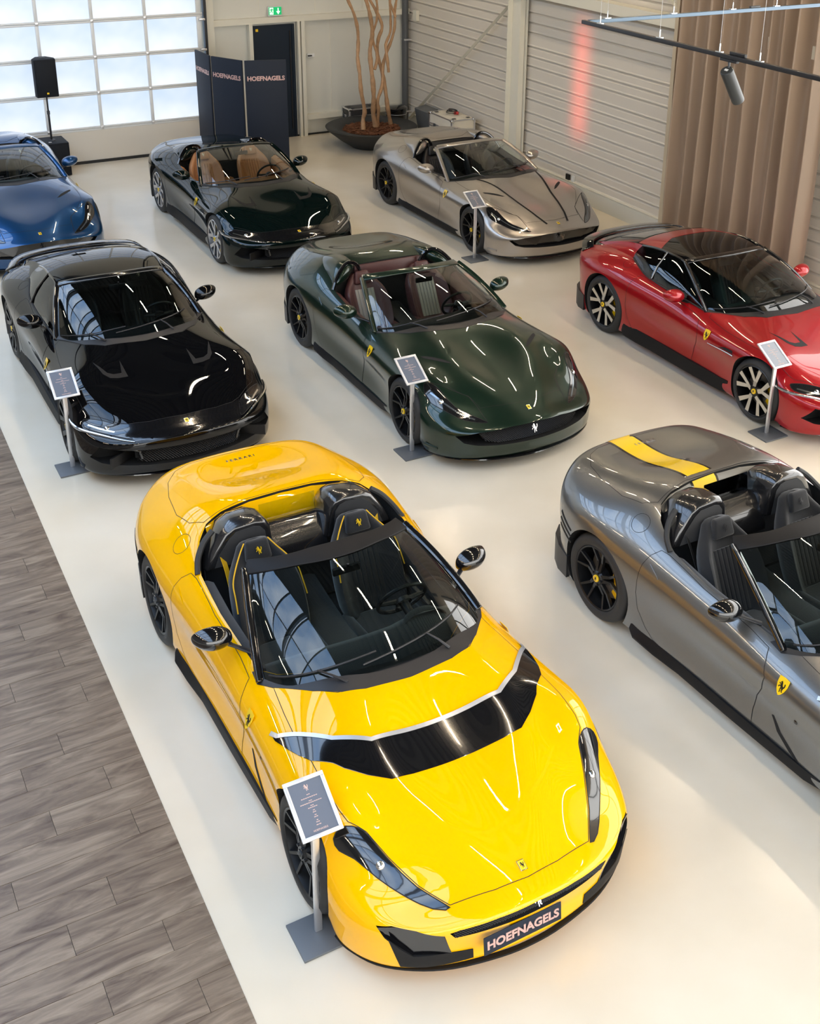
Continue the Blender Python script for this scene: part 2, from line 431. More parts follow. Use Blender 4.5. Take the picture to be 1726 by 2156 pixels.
def z3(x, a): return [(x[j], a[j][0], a[j][1]) for j in range(6)]
Y6 = (0, .22, .43, .62)
def tables(kind):
    """station tables of the two body families: front-engined roadster (r) and long-nose grand tourer (g)"""
    if kind == 'r':
        T = [[(1.0,0,.478),(.988,.22,.474),(.925,.46,.452),(.83,.65,.428),(.68,.81,.430),(.47,.905,.470)],
             [(.86,0,.525),(.85,.22,.521),(.79,.45,.497),(.68,.63,.492),(.53,.79,.520),(.34,.905,.555)],
             [(.66,0,.598),(.65,.24,.612),(.61,.44,.597),(.53,.61,.598),(.40,.78,.650),(.22,.925,.630)],
             [(.38,0,.672),(.38,.27,.698),(.36,.43,.698),(.31,.60,.706),(.24,.77,.752),(.10,.945,.690)],
             [(.10,0,.732),(.10,.26,.758),(.10,.425,.778),(.08,.60,.768),(.04,.77,.792),(-.02,.950,.715)],
             [(-.15,0,.806),(-.15,.22,.822),(-.15,.425,.856),(-.15,.60,.828),(-.18,.775,.800),(-.20,.942,.712)],
             [(-.44,0,.893),(-.44,.22,.902),(-.44,.43,.904),(-.47,.62,.856),(-.50,.785,.792),(-.50,.925,.700)],
             [(-.80,0,.940),(-.80,.22,.940),(-.82,.45,.920),(-.84,.64,.858),(-.87,.785,.792),(-.87,.912,.690)],
             [(-1.25,0,.950),(-1.25,.22,.950),(-1.25,.45,.930),(-1.25,.66,.870),(-1.27,.80,.815),(-1.27,.908,.700)],
             [(-1.70,0,.950),(-1.70,.22,.950),(-1.70,.45,.935),(-1.70,.67,.890),(-1.70,.812,.850),(-1.70,.918,.725)],
             [(-2.10,0,1.000),(-2.10,.22,1.000),(-2.10,.45,.990),(-2.10,.66,.960),(-2.10,.812,.905),(-2.10,.940,.765)],
             [(-2.48,0,1.125),(-2.48,.22,1.125),(-2.48,.45,1.118),(-2.48,.62,1.080),(-2.48,.790,.985),(-2.45,.965,.805)],
             [(-2.78,0,1.095),(-2.78,.22,1.097),(-2.78,.45,1.095),(-2.78,.63,1.060),(-2.78,.795,.975),(-2.75,.975,.825)],
             [(-3.08,0,1.000),(-3.08,.22,1.005),(-3.08,.45,1.045),(-3.08,.63,1.030),(-3.06,.780,.950),(-3.02,.955,.825)],
             [(-3.38,0,.975),(-3.38,.22,.980),(-3.37,.44,1.002),(-3.34,.61,.985),(-3.30,.745,.920),(-3.22,.905,.810)],
             [(-3.62,0,.965),(-3.61,.22,.965),(-3.585,.43,.957),(-3.54,.59,.935),(-3.47,.73,.880),(-3.37,.845,.800)]]
    else:
        T = [[(.985,0,.520),(.972,.22,.516),(.925,.46,.500),(.835,.65,.480),(.69,.81,.470),(.48,.915,.490)],
             [(.84,0,.556),(.83,.22,.553),(.78,.45,.535),(.69,.63,.520),(.53,.79,.530),(.34,.925,.555)],
             [(.62,0,.622),(.61,.22,.622),(.58,.44,.615),(.52,.61,.612),(.40,.78,.630),(.22,.940,.625)],
             [(.36,0,.690),(.36,.22,.692),(.35,.43,.697),(.31,.60,.712),(.24,.77,.735),(.10,.955,.685)],
             [(.10,0,.748),(.10,.22,.752),(.10,.425,.764),(.08,.60,.785),(.04,.77,.795),(-.02,.960,.715)],
             [(-.16,0,.812),(-.16,.22,.817),(-.16,.425,.828),(-.16,.60,.838),(-.18,.775,.815),(-.20,.950,.715)],
             [(-.44,0,.882),(-.44,.22,.885),(-.44,.43,.880),(-.47,.62,.852),(-.50,.785,.800),(-.50,.930,.700)],
             [(-.80,0,.935),(-.80,.22,.935),(-.82,.45,.915),(-.84,.64,.858),(-.87,.785,.800),(-.87,.915,.692)],
             [(-1.25,0,.945),(-1.25,.22,.945),(-1.25,.45,.925),(-1.25,.66,.880),(-1.27,.800,.835),(-1.27,.912,.705)],
             [(-1.70,0,.945),(-1.70,.22,.945),(-1.70,.45,.930),(-1.70,.67,.900),(-1.70,.812,.865),(-1.70,.922,.730)],
             [(-2.10,0,.98),(-2.10,.22,.98),(-2.10,.45,.970),(-2.10,.66,.950),(-2.10,.812,.910),(-2.10,.950,.765)],
             [(-2.48,0,1.04),(-2.48,.22,1.04),(-2.48,.45,1.030),(-2.48,.64,1.005),(-2.48,.800,.965),(-2.45,.970,.800)],
             [(-2.78,0,1.030),(-2.78,.22,1.030),(-2.78,.45,1.020),(-2.78,.64,.998),(-2.78,.800,.955),(-2.75,.980,.815)],
             [(-3.08,0,.990),(-3.08,.22,.990),(-3.08,.45,.985),(-3.08,.63,.965),(-3.06,.790,.925),(-3.02,.960,.815)],
             [(-3.36,0,.950),(-3.36,.22,.950),(-3.35,.44,.945),(-3.32,.61,.930),(-3.28,.755,.885),(-3.22,.915,.800)],
             [(-3.60,0,.925),(-3.59,.22,.925),(-3.57,.43,.915),(-3.53,.60,.900),(-3.47,.74,.860),(-3.38,.860,.790)]]
    yf = [0, .22, .46, .67, .835, .93]
    if kind == 'r': xf = [[.990,.978,.925,.83,.69,.49],[.955,.943,.895,.81,.68,.48],[.960,.947,.890,.80,.66,.46],[.86,.85,.80,.72,.60,.44]]
    else: xf = [[.98,.968,.918,.835,.69,.49],[.945,.933,.885,.805,.68,.48],[.945,.930,.870,.785,.65,.46],[.84,.83,.78,.71,.60,.44]]
    zf = [.37, .25, .14, .105]
    FR = [[(xf[k][j], yf[j]*(1 if k < 3 else .97), zf[k]) for j in range(6)] for k in range(4)]
    xs = [T[i][5][0] for i in range(1, 15)]
    yk = [[.945,.965,.980,.984,.974,.952,.932,.925,.932,.955,.982,.990,.980,.945],
          [.945,.965,.978,.978,.950,.905,.882,.878,.892,.930,.970,.982,.972,.935],
          [.93,.95,.962,.958,.942,.925,.918,.918,.922,.935,.952,.958,.950,.91],
          [.88,.90,.91,.905,.895,.88,.875,.875,.88,.89,.90,.905,.90,.86]]
    zk = [[.45,.50,.56,.585,.58,.575,.57,.57,.58,.60,.63,.65,.64,.63], [.33,.36,.38,.40,.41,.41,.41,.41,.41,.42,.44,.46,.46,.46], [.20]*14, [.11]*14]
    SD = [[(xs[i], yk[k][i], zk[k][i]) for i in range(14)] for k in range(4)]
    yr = [0, .22, .43, .60, .745, .87]; xr = [[-3.585,-3.575,-3.55,-3.51,-3.45,-3.35],[-3.53,-3.52,-3.50,-3.47,-3.42,-3.33],[-3.55,-3.54,-3.52,-3.48,-3.42,-3.30],[-3.40,-3.39,-3.37,-3.34,-3.29,-3.2]]
    zr = [.80, .58, .32, .15]
    RE = [[(xr[k][j], yr[j]*(1 if k < 3 else .97), zr[k]+(.0 if k else (.0, 0, -.01, -.02, -.05, -.09)[j])) for j in range(6)] for k in range(4)]
    return T, SD, FR, RE

def make_body_surface(kind):
    T, SD, FR, RE = tables(kind)
    me, tgt = cage_mesh(T, SD, FR, RE)
    return interp_cage(me, tgt)
WB = {'r': 2.72, 'g': 2.70}
def cut_body(me, sf, cut, kind):
    """boolean-cut openings; the cut faces take material 1"""
    wb = WB[kind]
    for x, r, z in ((0, .372, .350), (-wb, .392, .362)):
        for s in (-1, 1):
            cut.lathe([(0, .5), (r, .5), (r, 1.2), (0, 1.2)] if s > 0 else [(0, -1.2), (r, -1.2), (r, -.5), (0, -.5)], 48, 'y', (x, 0, z))
    cm = new_mesh('cut', cut.v, cut.f, False)
    bm = bmesh.new(); bm.from_mesh(cm); bmesh.ops.remove_doubles(bm, verts=bm.verts, dist=1e-6); bmesh.ops.recalc_face_normals(bm, faces=bm.faces); bm.to_mesh(cm); bm.free()
    cm.materials.append(MATS['gap']); cm.materials.append(MATS['dark_cavity'])
    cm.polygons.foreach_set('material_index', [1]*len(cm.polygons))
    me.materials.clear(); me.materials.append(MATS['gap']); me.materials.append(MATS['dark_cavity'])
    o = D.objects.new('_b', me); c = D.objects.new('_k', cm); COL.objects.link(o); COL.objects.link(c)
    m = o.modifiers.new('b', 'BOOLEAN'); m.operation = 'DIFFERENCE'; m.object = c; m.solver = 'EXACT'
    dg = bpy.context.evaluated_depsgraph_get(); out = D.meshes.new_from_object(o.evaluated_get(dg))
    D.objects.remove(o); D.objects.remove(c)
    nv = []
    for v in out.vertices: nv.append(sf.near(v.co))
    nl = []
    for p in out.polygons:
        p.use_smooth = True
        for li in p.loop_indices:
            q = nv[out.loops[li].vertex_index]
            nl.append(tuple(q[1]) if p.material_index == 0 and q[2] < 1e-3 else tuple(p.normal))
    out.normals_split_custom_set(nl)
    return out

# ------------------------------------------------------------------ car parts
def lerp(a, b, t): return a+(b-a)*t
def mirror_pts(p): return [(x, -y, z) for x, y, z in p]
BODY = {k: make_body_surface(k) for k in 'rg'}
SURF = {k: Surf(BODY[k]) for k in 'rg'}
OPEN_R = [(-.60,0),(-.64,.38),(-.93,.69),(-1.06,.765),(-1.25,.775),(-1.68,.792),(-2.07,.785),(-2.2,.755),(-2.34,.70),(-2.45,.61),(-2.50,.48),(-2.54,.25),(-2.55,0)]
OPEN_S = [(-.60,0),(-.64,.38),(-.93,.69),(-1.06,.765),(-1.25,.775),(-1.68,.792),(-2.05,.785),(-2.16,.70),(-2.24,.55),(-2.30,.40),(-2.31,.25),(-2.31,0)]
def sym(poly): return poly+[(x, -y) for x, y in poly[::-1] if abs(y) > 1e-6]
def symx(poly): return poly+[(-y, z) for y, z in poly[::-1] if abs(y) > 1e-6]
def body_mesh(kind, opening, front):
    c = MB()
    o = sym(opening); c.prism(o[::-1], lambda a, b, h: (a, b, h), .27, 1.9)
    if front == 'gts':
        c.prism(symx([(0,.475),(.27,.466),(.58,.425),(.775,.378),(.70,.305),(.59,.28),(.38,.268),(0,.262)]), lambda a, b, h: (h, a, b), .60, 1.4)
    elif front == 'comp':
        c.prism(symx([(0,.462),(.236,.452),(.45,.428),(.50,.415),(.47,.372),(.236,.385),(0,.392)]), lambda a, b, h: (h, a, b), .86, 1.4)
        for s in (1, -1):
            c.prism([(s*y, z) for y, z in [(.815,.415),(.75,.428),(.65,.425),(.525,.40),(.475,.240),(.66,.235),(.73,.30),(.79,.36)]], lambda a, b, h: (h, a, b), .62, 1.4)
    else:
        c.prism(symx([(0,.415),(.44,.412),(.745,.425),(.80,.43),(.875,.30),(.79,.262),(.417,.235),(0,.225)]), lambda a, b, h: (h, a, b), .60, 1.4)
    return cut_body(BODY[kind], SURF[kind], c, kind)

# ---- wheels
def spoke_ring(style, R, y0):
    mb = MB(); m2 = MB()
    def P(r, a, y): return Vector((r*cos(a), y, r*sin(a)))
    def bar(mb, r0, a0, r1, a1, w0, w1, ya, yb, th):
        p, q = P(r0, a0, ya), P(r1, a1, yb); t = (q-p).normalized(); s = Vector((0, 1, 0)).cross(t).normalized()
        v = []
        for c, w in ((p, w0), (q, w1)):
            v += [c+s*w/2, c-s*w/2, c-s*w*.35-Vector((0, th, 0)), c+s*w*.35-Vector((0, th, 0))]
        mb.add(v, [(0, 1, 2, 3), (7, 6, 5, 4), (0, 4, 5, 1), (1, 5, 6, 2), (2, 6, 7, 3), (3, 7, 4, 0)])
    if style == 'thin':
        for k in range(5):
            a = 2*pi*k/5+.3
            for s in (-1, 1):
                bar(mb, .045, a+s*.34, R*.55, a+s*.17, .032, .022, y0-.012, y0-.030, .03)
                bar(mb, R*.55, a+s*.17, R*.985, a+s*.25, .022, .017, y0-.030, y0-.004, .026)
    else:
        for k in range(5):
            a = 2*pi*k/5+.25
            bar(mb, .045, a, R*.42, a, .070, .060, y0-.010, y0-.022, .04)
            for s in (-1, 1):
                bar(mb, R*.38, a, R*.97, a+s*.27, .050, .030, y0-.024, y0-.004, .035)
                bar(m2, R*.36, a+s*.04, R*.97, a+s*.30, .034, .050, y0-.017, y0+.000, .010)
            bar(m2, .055, a, R*.40, a, .045, .050, y0-.004, y0-.015, .010)
    return mb, m2
WHEEL_CACHE = {}
def wheel_meshes(style, Rt, Rr, w):
    k = (style, Rt)
    if k in WHEEL_CACHE: return WHEEL_CACHE[k]
    o = w/2; r = {}
    ty = MB(); ty.lathe([(Rr-.008, -o+.02), (Rr+.01, -o+.004), (Rt-.045, -o), (Rt-.015, -o+.018), (Rt, -o+.05), (Rt, o-.05), (Rt-.015, o-.018), (Rt-.045, o), (Rr+.012, o-.004), (Rr+.004, o-.012), (Rr-.008, o-.02)], 56, 'y')
    r['tyre'] = ty.mesh('tyre', smooth=True, fixn=False)
    rim = MB(); rim.lathe([(Rr+.004, o-.012), (Rr-.004, o-.006), (Rr-.014, o-.012), (Rr-.018, o-.05), (Rr-.03, -o+.05), (Rr-.01, -o+.02)], 56, 'y')
    r['barrel'] = rim.mesh('rim', smooth=True, fixn=False)
    sp, s2 = spoke_ring(style, Rr-.008, o-.006)
    hub = MB(); hub.lathe([(.0, o-.012), (.052, o-.012), (.066, o-.03), (.075, o-.09), (0, o-.09)], 24, 'y')
    sp.add(hub.v, hub.f)
    for q in range(5):
        a = 2*pi*q/5+.62; sp.lathe([(0, o-.004), (.009, o-.004), (.010, o-.02)], 8, 'y', (.052*cos(a)*1.0, 0, .052*sin(a)))
    r['spokes'] = sp.mesh('spokes', smooth=False)
    r['faces'] = s2.mesh('spoke_faces', smooth=False) if s2.v else None
    cp = MB(); cp.lathe([(0, o-.001), (.028, o-.001), (.030, o-.013)], 24, 'y'); r['cap'] = cp.mesh('cap', fixn=True)
    hv, hf = flat_poly([((x-.5)*.030, (z-.5)*.042) for x, z in HORSE], .001)
    r['horse'] = new_mesh('horse', [(x, o-.0008+z, y) for x, y, z in hv], hf, False)
    ds = MB(); ds.lathe([(.09, o-.125), (.195, o-.125), (.195, o-.15), (.09, o-.15)], 40, 'y'); r['disc'] = ds.mesh('disc')
    bk = MB(); bk.lathe([(0, -o+.04), (Rr-.03, -o+.04)], 40, 'y'); r['back'] = bk.mesh('back')
    ca = MB(); ca.loft([[Vector((rr*cos(a), y, rr*sin(a))) for rr, y in ((.135, o-.075), (.215, o-.075), (.215, o-.17), (.135, o-.17))] for a in [pi-.62+i*.155 for i in range(9)]])
    r['caliper'] = ca.mesh('caliper', bevel=.006)
    WHEEL_CACHE[k] = r; return r
def wheel(car, x, s, Rt, Rr, w, y, style, th, steer=0.):
    r = wheel_meshes(style, Rt, Rr, w)
    t = link('wheel', r['tyre'], 'rubber', car); t.location = (x, s*(y-w/2), Rt); t.rotation_euler = (0, 0, (0 if s > 0 else pi)+steer)
    for nm, key, m in (('rim_barrel', 'barrel', th['rim']), ('spokes', 'spokes', th['rim']), ('spoke_faces', 'faces', th.get('rim_face', th['rim'])), ('hub_cap', 'cap', th.get('hub', 'shield_yellow')), ('hub_emblem', 'horse', 'mark_black'),
                       ('brake_disc', 'disc', 'disc_metal'), ('wheel_back', 'back', 'dark_cavity'), ('brake_caliper', 'caliper', 'caliper_yellow')):
        if r[key] is not None: link(nm, r[key], m, t)
    return t

# ---- glass and frame
GL_R = dict(base=[(-.565,0,.926),(-.585,.28,.922),(-.66,.50,.895),(-.80,.68,.848),(-.98,.775,.808)],
            top=[(-1.505,0,1.203),(-1.525,.20,1.198),(-1.57,.38,1.180),(-1.635,.51,1.155),(-1.70,.585,1.128)])
GL_G = dict(base=[(-.565,0,.912),(-.59,.28,.910),(-.67,.48,.892),(-.85,.65,.862),(-1.06,.745,.830)],
            top=[(-1.55,0,1.228),(-1.57,.20,1.223),(-1.61,.37,1.208),(-1.65,.49,1.188),(-1.69,.565,1.165)])
def full(c): return catmull([Vector(p) for p in mirror_pts(c[:0:-1])]+[Vector(p) for p in c], 5)
def screen_mesh(g, bulge=.045, n=12):
    b, t = full(g['base']), full(g['top']); V = []; m = len(b)
    for i in range(n+1):
        u = i/n
        for j in range(m):
            w = (j/(m-1)*2-1); p = b[j].lerp(t[j], u); nn = Vector((.55, w*.45, .75)).normalized()
            V.append(p+nn*bulge*(4*u*(1-u))*(1-.35*w*w))
    F = [(i*m+j, i*m+j+1, (i+1)*m+j+1, (i+1)*m+j) for i in range(n) for j in range(m-1)]
    me = new_mesh('windscreen', V, F)
    if me.polygons[0].normal.z < 0: me.flip_normals()
    return me, V, m, n
def band_along(mb, pts, ups, w, th):
    """flat bar following pts: width w along ups, thickness th"""
    n = len(pts); rings = []
    for i, p in enumerate(pts):
        a = pts[max(i-1, 0)]; b = pts[min(i+1, n-1)]; t = (b-a).normalized(); s = (ups[i]-t*ups[i].dot(t)).normalized(); q = t.cross(s)
        ww = w[i] if hasattr(w, '__len__') else w
        rings.append([p+s*ww/2+q*th/2, p+s*ww/2-q*th/2, p-s*ww/2-q*th/2, p-s*ww/2+q*th/2])
    mb.loft(rings)
def wipers(car, V, m, n):
    def gp(u, w):
        i = min(int(u*n), n-1); j = min(int((w+1)/2*(m-1)), m-2); f = u*n-i; g = (w+1)/2*(m-1)-j
        a = V[i*m+j].lerp(V[i*m+j+1], g); b = V[(i+1)*m+j].lerp(V[(i+1)*m+j+1], g); return a.lerp(b, f)
    N_ = Vector((.5, 0, .86))
    for (w0, u0, w1, u1, wa) in ((-.92, .035, -.12, .13, -.35), (-.22, .06, .62, .20, .30)):
        mb = MB(); pts = [gp(lerp(u0, u1, t/10), lerp(w0, w1, t/10))+N_*.016 for t in range(11)]
        mb.tube(pts, .0065, 6); 
        mid = gp(lerp(u0, u1, .5), lerp(w0, w1, .5))+N_*.030; piv = gp(0, wa)+Vector((.035, 0, .004))
        mb.tube([piv, piv.lerp(mid, .5)+N_*.012, mid], [.010, .008, .006], 6)
        mb.build('wiper', 'satin_black', car, smooth=True)
def glasswork(car, g, frame_mat, header_w, pillar_w, visor=False):
    me, V, m, n = screen_mesh(g); link('windscreen', me, 'windscreen', car)
    wipers(car, V, m, n)
    top = [V[n*m+j] for j in range(m)]
    mb = MB(); band_along(mb, [p+Vector((-.012, 0, .002)) for p in top], [Vector((-.8, 0, .15))]*m, [header_w*(1.0 if not visor else 1.15+.35*math.exp(-((j/(m-1)*2-1)/.30)**4)) for j in range(m)], .022)
    mb.build('header_rail', 'matte_black' if visor else frame_mat, car, smooth=True, bevel=.006, angle=50)
    for j in (0, m-1):
        s = -1 if V[j].y < 0 else 1
        pts = [V[i*m+j] for i in range(n+1)]; pts = [pts[0]+(pts[0]-pts[1])*.35]+pts
        mb = MB(); band_along(mb, [p+Vector((0, s*.012, .002)) for p in pts], [Vector((0, s*.75, .3))]*len(pts), pillar_w, .03)
        mb.build('windscreen_pillar', frame_mat, car, smooth=True, bevel=.006, angle=50)
    # inner mirror
    c = (V[(n-2)*m+m//2])+Vector((-.05, 0, -.05)); mb = MB(); mb.box(c, (.03, .20, .055)); mb.tube([c, c+Vector((.03, 0, .06))], .01, 6)
    mb.build('rear_view_mirror', 'satin_black', car, bevel=.008)
    return V, m, n
def door_mirror(car, s, x, y, z, keys):
    cap, base = keys; mb = MB(); rings = []
    for t, ry, rz, dx in ((-.125, .02, .02, .02), (-.11, .065, .052, .01), (-.05, .105, .080, 0), (.02, .112, .082, 0), (.08, .090, .066, -.006), (.118, .05, .040, -.016), (.130, .014, .014, -.02)):
        rings.append([Vector((x+dx+ry*cos(a)*(1. if cos(a) > 0 else .35), s*(y+t), z+rz*sin(a)+t*.10)) for a in [2*pi*k/16 for k in range(16)]])
    mb.loft(rings); o = mb.build('door_mirror', cap, car, smooth=True, sub=1, angle=60)
    gl = MB(); gl.lathe([(0, 0), (.06, 0)], 16, 'y'); v = [Vector((x-.033, s*(y+.01)+p.x*1.25, z+p.z*.9)) for p in gl.v]; g = MB(); g.add(v, gl.f); g.build('mirror_glass', 'chrome', o)
    a = MB(); a.tube([(x+.01, s*(y-.06), z-.05), (x+.06, s*(y-.13), z-.075), (x+.14, s*(y-.22), z-.105)], [.020, .017, .022], 8, flat=.6); a.build('mirror_arm', base, o, smooth=True)
    return o

# ---- interior
def seat(car, s, th, xh, zh, slim=True):
    """bucket seat, headrest top at xh, zh"""
    cy = s*.385; root = MB()
    rings = []
    x0, z0 = xh+.36, .40
    for t in (0, .12, .3, .5, .68, .80, .90, 1.0):
        x = lerp(x0, xh+.02, t); z = lerp(z0, zh-.02, t)
        w = (.25, .27, .275, .265, .245, .19, .135, .115)[int(t*7+.01)] if False else {0:.24,.12:.26,.3:.27,.5:.265,.68:.25,.80:.20,.90:.145,1.0:.120}[t]
        b = {0:.09,.12:.10,.3:.10,.5:.10,.68:.07,.80:.03,.90:.0,1.0:0}[t]
        th_ = .11 if t < .75 else .085
        ring = [(-th_*.5, -w), (th_*.35+b, -w), (th_*.45+b, -w+.045), (th_*.25, -w+.10), (th_*.25, 0), (th_*.25, w-.10), (th_*.45+b, w-.045), (th_*.35+b, w), (-th_*.5, w), (-th_*.8, w*.5), (-th_*.85, 0), (-th_*.8, -w*.5)]
        d = Vector((1, 0, .35)).normalized()
        rings.append([Vector((x, cy, z))+d*a+Vector((0, b_, 0)) for a, b_ in ring])
    root.loft(rings); o = root.build('seat', th['seat'], car, smooth=True, sub=1, angle=60)
    c = MB(); c.box((x0+.26, cy, .40), (.50, .44, .13), Matrix.Rotation(-.08, 3, 'Y')); 
    for q in (-1, 1): c.box((x0+.26, cy+q*.235, .43), (.48, .07, .16), Matrix.Rotation(-.08, 3, 'Y'))
    c.build('seat_cushion', th['seat'], o, smooth=True, bevel=.03, seg=3, angle=60)
    # quilted centre of the backrest: upright channels
    q = MB(); U = Vector((xh+.02-x0, 0, zh-.02-z0)); dn = Vector((1, 0, .35)).normalized()
    for k in range(6):
        yy = cy-.10+k*.04; q.tube([Vector((x0, yy, z0))+U*t+dn*(.030+.002) for t in (.06, .2, .4, .6, .70)], .021, 8, flat=.6)
    q.build('quilting', th['seat_centre'], o, smooth=True)
    h = MB(); p = Vector((x0, cy, z0))+U*.90+dn*.045
    h.box(p, (.07, .20, .15), Matrix.Rotation(-.28, 3, 'Y'), taper=.8); hh = h.build('headrest', th['seat'], o, smooth=True, bevel=.022, seg=3, angle=60)
    hv, hf = flat_poly([((x-.5)*.05, (z-.5)*.06) for x, z in HORSE], .002)
    m = frame_at(p+dn*.040, dn, (0, 0, 1)); e = new_mesh('e', [m @ Vector(v) for v in hv], hf, False); link('headrest_emblem', e, th['seat_mark'], o)
    if th.get('piping'):
        for q_ in (-1, 1):
            pp = MB(); pts = []
            for t in (.42, .55, .68, .80, .90, .985):
                w = {.42: .268, .55: .26, .68: .25, .80: .20, .90: .145, .985: .10}[t]; pts.append(Vector((x0, cy+q_*(w-.012), z0))+U*t+dn*(.055+({.42: .10, .55: .09, .68: .068, .80: .035, .90: .005, .985: 0}[t])))
            pp.tube(catmull(pts, 4), .005, 6); pp.build('piping', th['piping'], o, smooth=True)
    return o
def belt(car, s, th, x, z):
    mb = MB(); pts = catmull([(x-.05, s*.60, z), (x+.04, s*.585, z-.16), (x+.22, s*.60, z-.42), (x+.30, s*.62, z-.62)], 5)
    band_along(mb, pts, [Vector((.5, s*.6, 0))]*len(pts), .046, .003); o = mb.build('seat_belt', th['belt'], car)
    b = MB(); b.box(pts[-4], (.05, .05, .03)); b.build('belt_buckle', 'alu', o, bevel=.004)
def interior(car, th, kind, xh, zh):
    for s in (-1, 1): seat(car, s, th, xh, zh)
    d = MB(); rings = []
    for (x, z, hw, lo) in ((-.66, .87, .60, .55), (-.80, .865, .66, .50), (-.98, .85, .70, .46), (-1.08, .80, .70, .48), (-1.12, .70, .68, .50)):
        rings.append([Vector((x-.10*abs(t)**2, t*hw, z+(.015 if .3 < t < .8 else 0)-.06*abs(t)**3)) for t in [i/8-1 for i in range(17)]]+[Vector((x, t*hw, lo)) for t in (1, .5, 0, -.5, -1)])
    d.loft(rings); dash = d.build('dashboard', th['dash'], car, smooth=True, angle=50)
    b = MB(); b.lathe([(0, .12), (.09, .10), (.12, .05), (.13, 0)], 20, 'y', a0=0, a1=pi); v = [Vector((-1.0-p.y*.9+0.02, .385+p.x*1.25, .83+p.z*.65)) for p in b.v]; bb = MB(); bb.add(v, b.f); bb.build('instrument_binnacle', th['dash'], dash, smooth=True)
    w = MB(); cen = Vector((-1.32, .385, .80)); ax = Vector((-.88, 0, .47)).normalized(); up = Vector((.47, 0, .88)).normalized(); sd = Vector((0, 1, 0))
    w.tube([cen+(sd*cos(a)+up*sin(a))*.178 for a in [2*pi*k/32 for k in range(32)]], .015, 8, closed=True)
    sw = w.build('steering_wheel', th['wheel'], car, smooth=True)
    w = MB(); w.lathe([(0, .02), (.05, .015), (.062, -.02)], 18, 'y'); mt = frame_at(cen-ax*.02, ax, up); h = MB(); h.add([mt @ Vector((p.x, p.z, p.y)) for p in w.v], w.f)
    for a in (0, pi, -pi/2): h.tube([cen-ax*.02, cen+(sd*cos(a)+up*sin(a))*.175], [.022, .012], 6)
    h.build('wheel_hub', 'satin_black', sw, smooth=True); 
    c = MB(); c.tube([cen-ax*.05, Vector((-1.05, .385, .72))], .035, 10); c.build('steering_column', 'satin_black', sw, smooth=True)
    t = MB(); t.loft([[Vector((x, y, z)) for y, z in ((-.12, .27), (-.11, h_), (-.06, h_+.02), (.06, h_+.02), (.11, h_), (.12, .27))] for x, h_ in ((-1.06, .60), (-1.25, .50), (-1.6, .48), (-1.95, .52), (-2.2, .56))]); t.build('centre_tunnel', th['dash'], car, smooth=True, angle=50)
    for s in (-1, 1):
        p = MB(); rings = []
        for x, zt, y in ((-1.10, .795, .755), (-1.4, .815, .765), (-1.7, .835, .775), (-2.05, .875, .772)):
            rings.append([Vector((x, s*(y+.03), zt+.006)), Vector((x, s*(y-.02), zt)), Vector((x, s*(y-.065), zt-.03)), Vector((x, s*(y-.075), .62)), Vector((x, s*(y-.12), .56)), Vector((x, s*(y-.10), .30)), Vector((x, s*(y+.0), .30))])
        p.loft(rings); dc = p.build('door_card', th['card'], car, smooth=True, angle=50)
        a = MB(); a.box((-1.6, s*.665, .60), (.42, .07, .04)); a.build('armrest', th['card2'], dc, bevel=.012)
    f = MB(); f.box((-1.5, 0, .285), (1.5, 1.3, .02)); f.build('cabin_floor', 'alcantara', car)
    bk = MB(); bk.box((xh-.20, 0, .62), (.04, 1.36, .66), Matrix.Rotation(-.12, 3, 'Y')); bk.build('rear_bulkhead', th['card'], car, bevel=.01)
    for s in (-1, 1): belt(car, s, th, xh+.0, zh-.12)

# ---- marks
def hit_frame(sf, a, b, axis, off, up=(0, 0, 1)):
    og, dr = AX[axis]; p, n = sf.cast(og(a, b), dr); return frame_at(p+n*off, n, up)
SHIELD = [(-.5,.5),(0,.54),(.5,.5),(.5,.1),(.38,-.22),(.18,-.46),(0,-.56),(-.18,-.46),(-.38,-.22),(-.5,.1)]
def shield(car, sf, x, z, sgn, w=.085, h=.115, key='shield_yellow'):
    m = hit_frame(sf, x, z, 'y' if sgn > 0 else '-y', .0025)
    v, f = flat_poly([(a*w, b*h) for a, b in SHIELD], .004); o = link('side_shield', new_mesh('shield', [m @ Vector(p) for p in v], f, False), key, car)
    v, f = flat_poly([((a-.5)*w*.72, (b-.55)*h*.68) for a, b in HORSE], .0015); link('shield_emblem', new_mesh('horse', [m @ (Vector(p)+Vector((0, 0, .0042))) for p in v], f, False), 'mark_black', o)
def nose_badge(car, sf, x):
    m = hit_frame(sf, x, 0, 'z', .002, up=(-1, 0, 0)); b = MB(); b.box((0, 0, .002), (.042, .058, .004)); o = link('nose_badge', new_mesh('badge', [m @ p for p in b.v], b.f, False), 'chrome', car)
    b = MB(); b.box((0, 0, .0045), (.036, .051, .002)); link('badge_face', new_mesh('face', [m @ p for p in b.v], b.f, False), 'shield_yellow', o)
    v, f = flat_poly([((a-.5)*.028, (c-.5)*.036) for a, c in HORSE], .0012); link('badge_emblem', new_mesh('horse', [m @ (Vector(p)+Vector((0, 0, .0055))) for p in v], f, False), 'mark_black', o)
def deck_letters(car, sf, x, key='chrome', size=.045):
    m = hit_frame(sf, x, 0, 'z', .002, up=(1, 0, 0)); t = text_mesh('F E R R A R I', size, .003, .0006); t.transform(m @ Matrix.Rotation(pi, 4, 'Z')); link('deck_lettering', t, key, car)

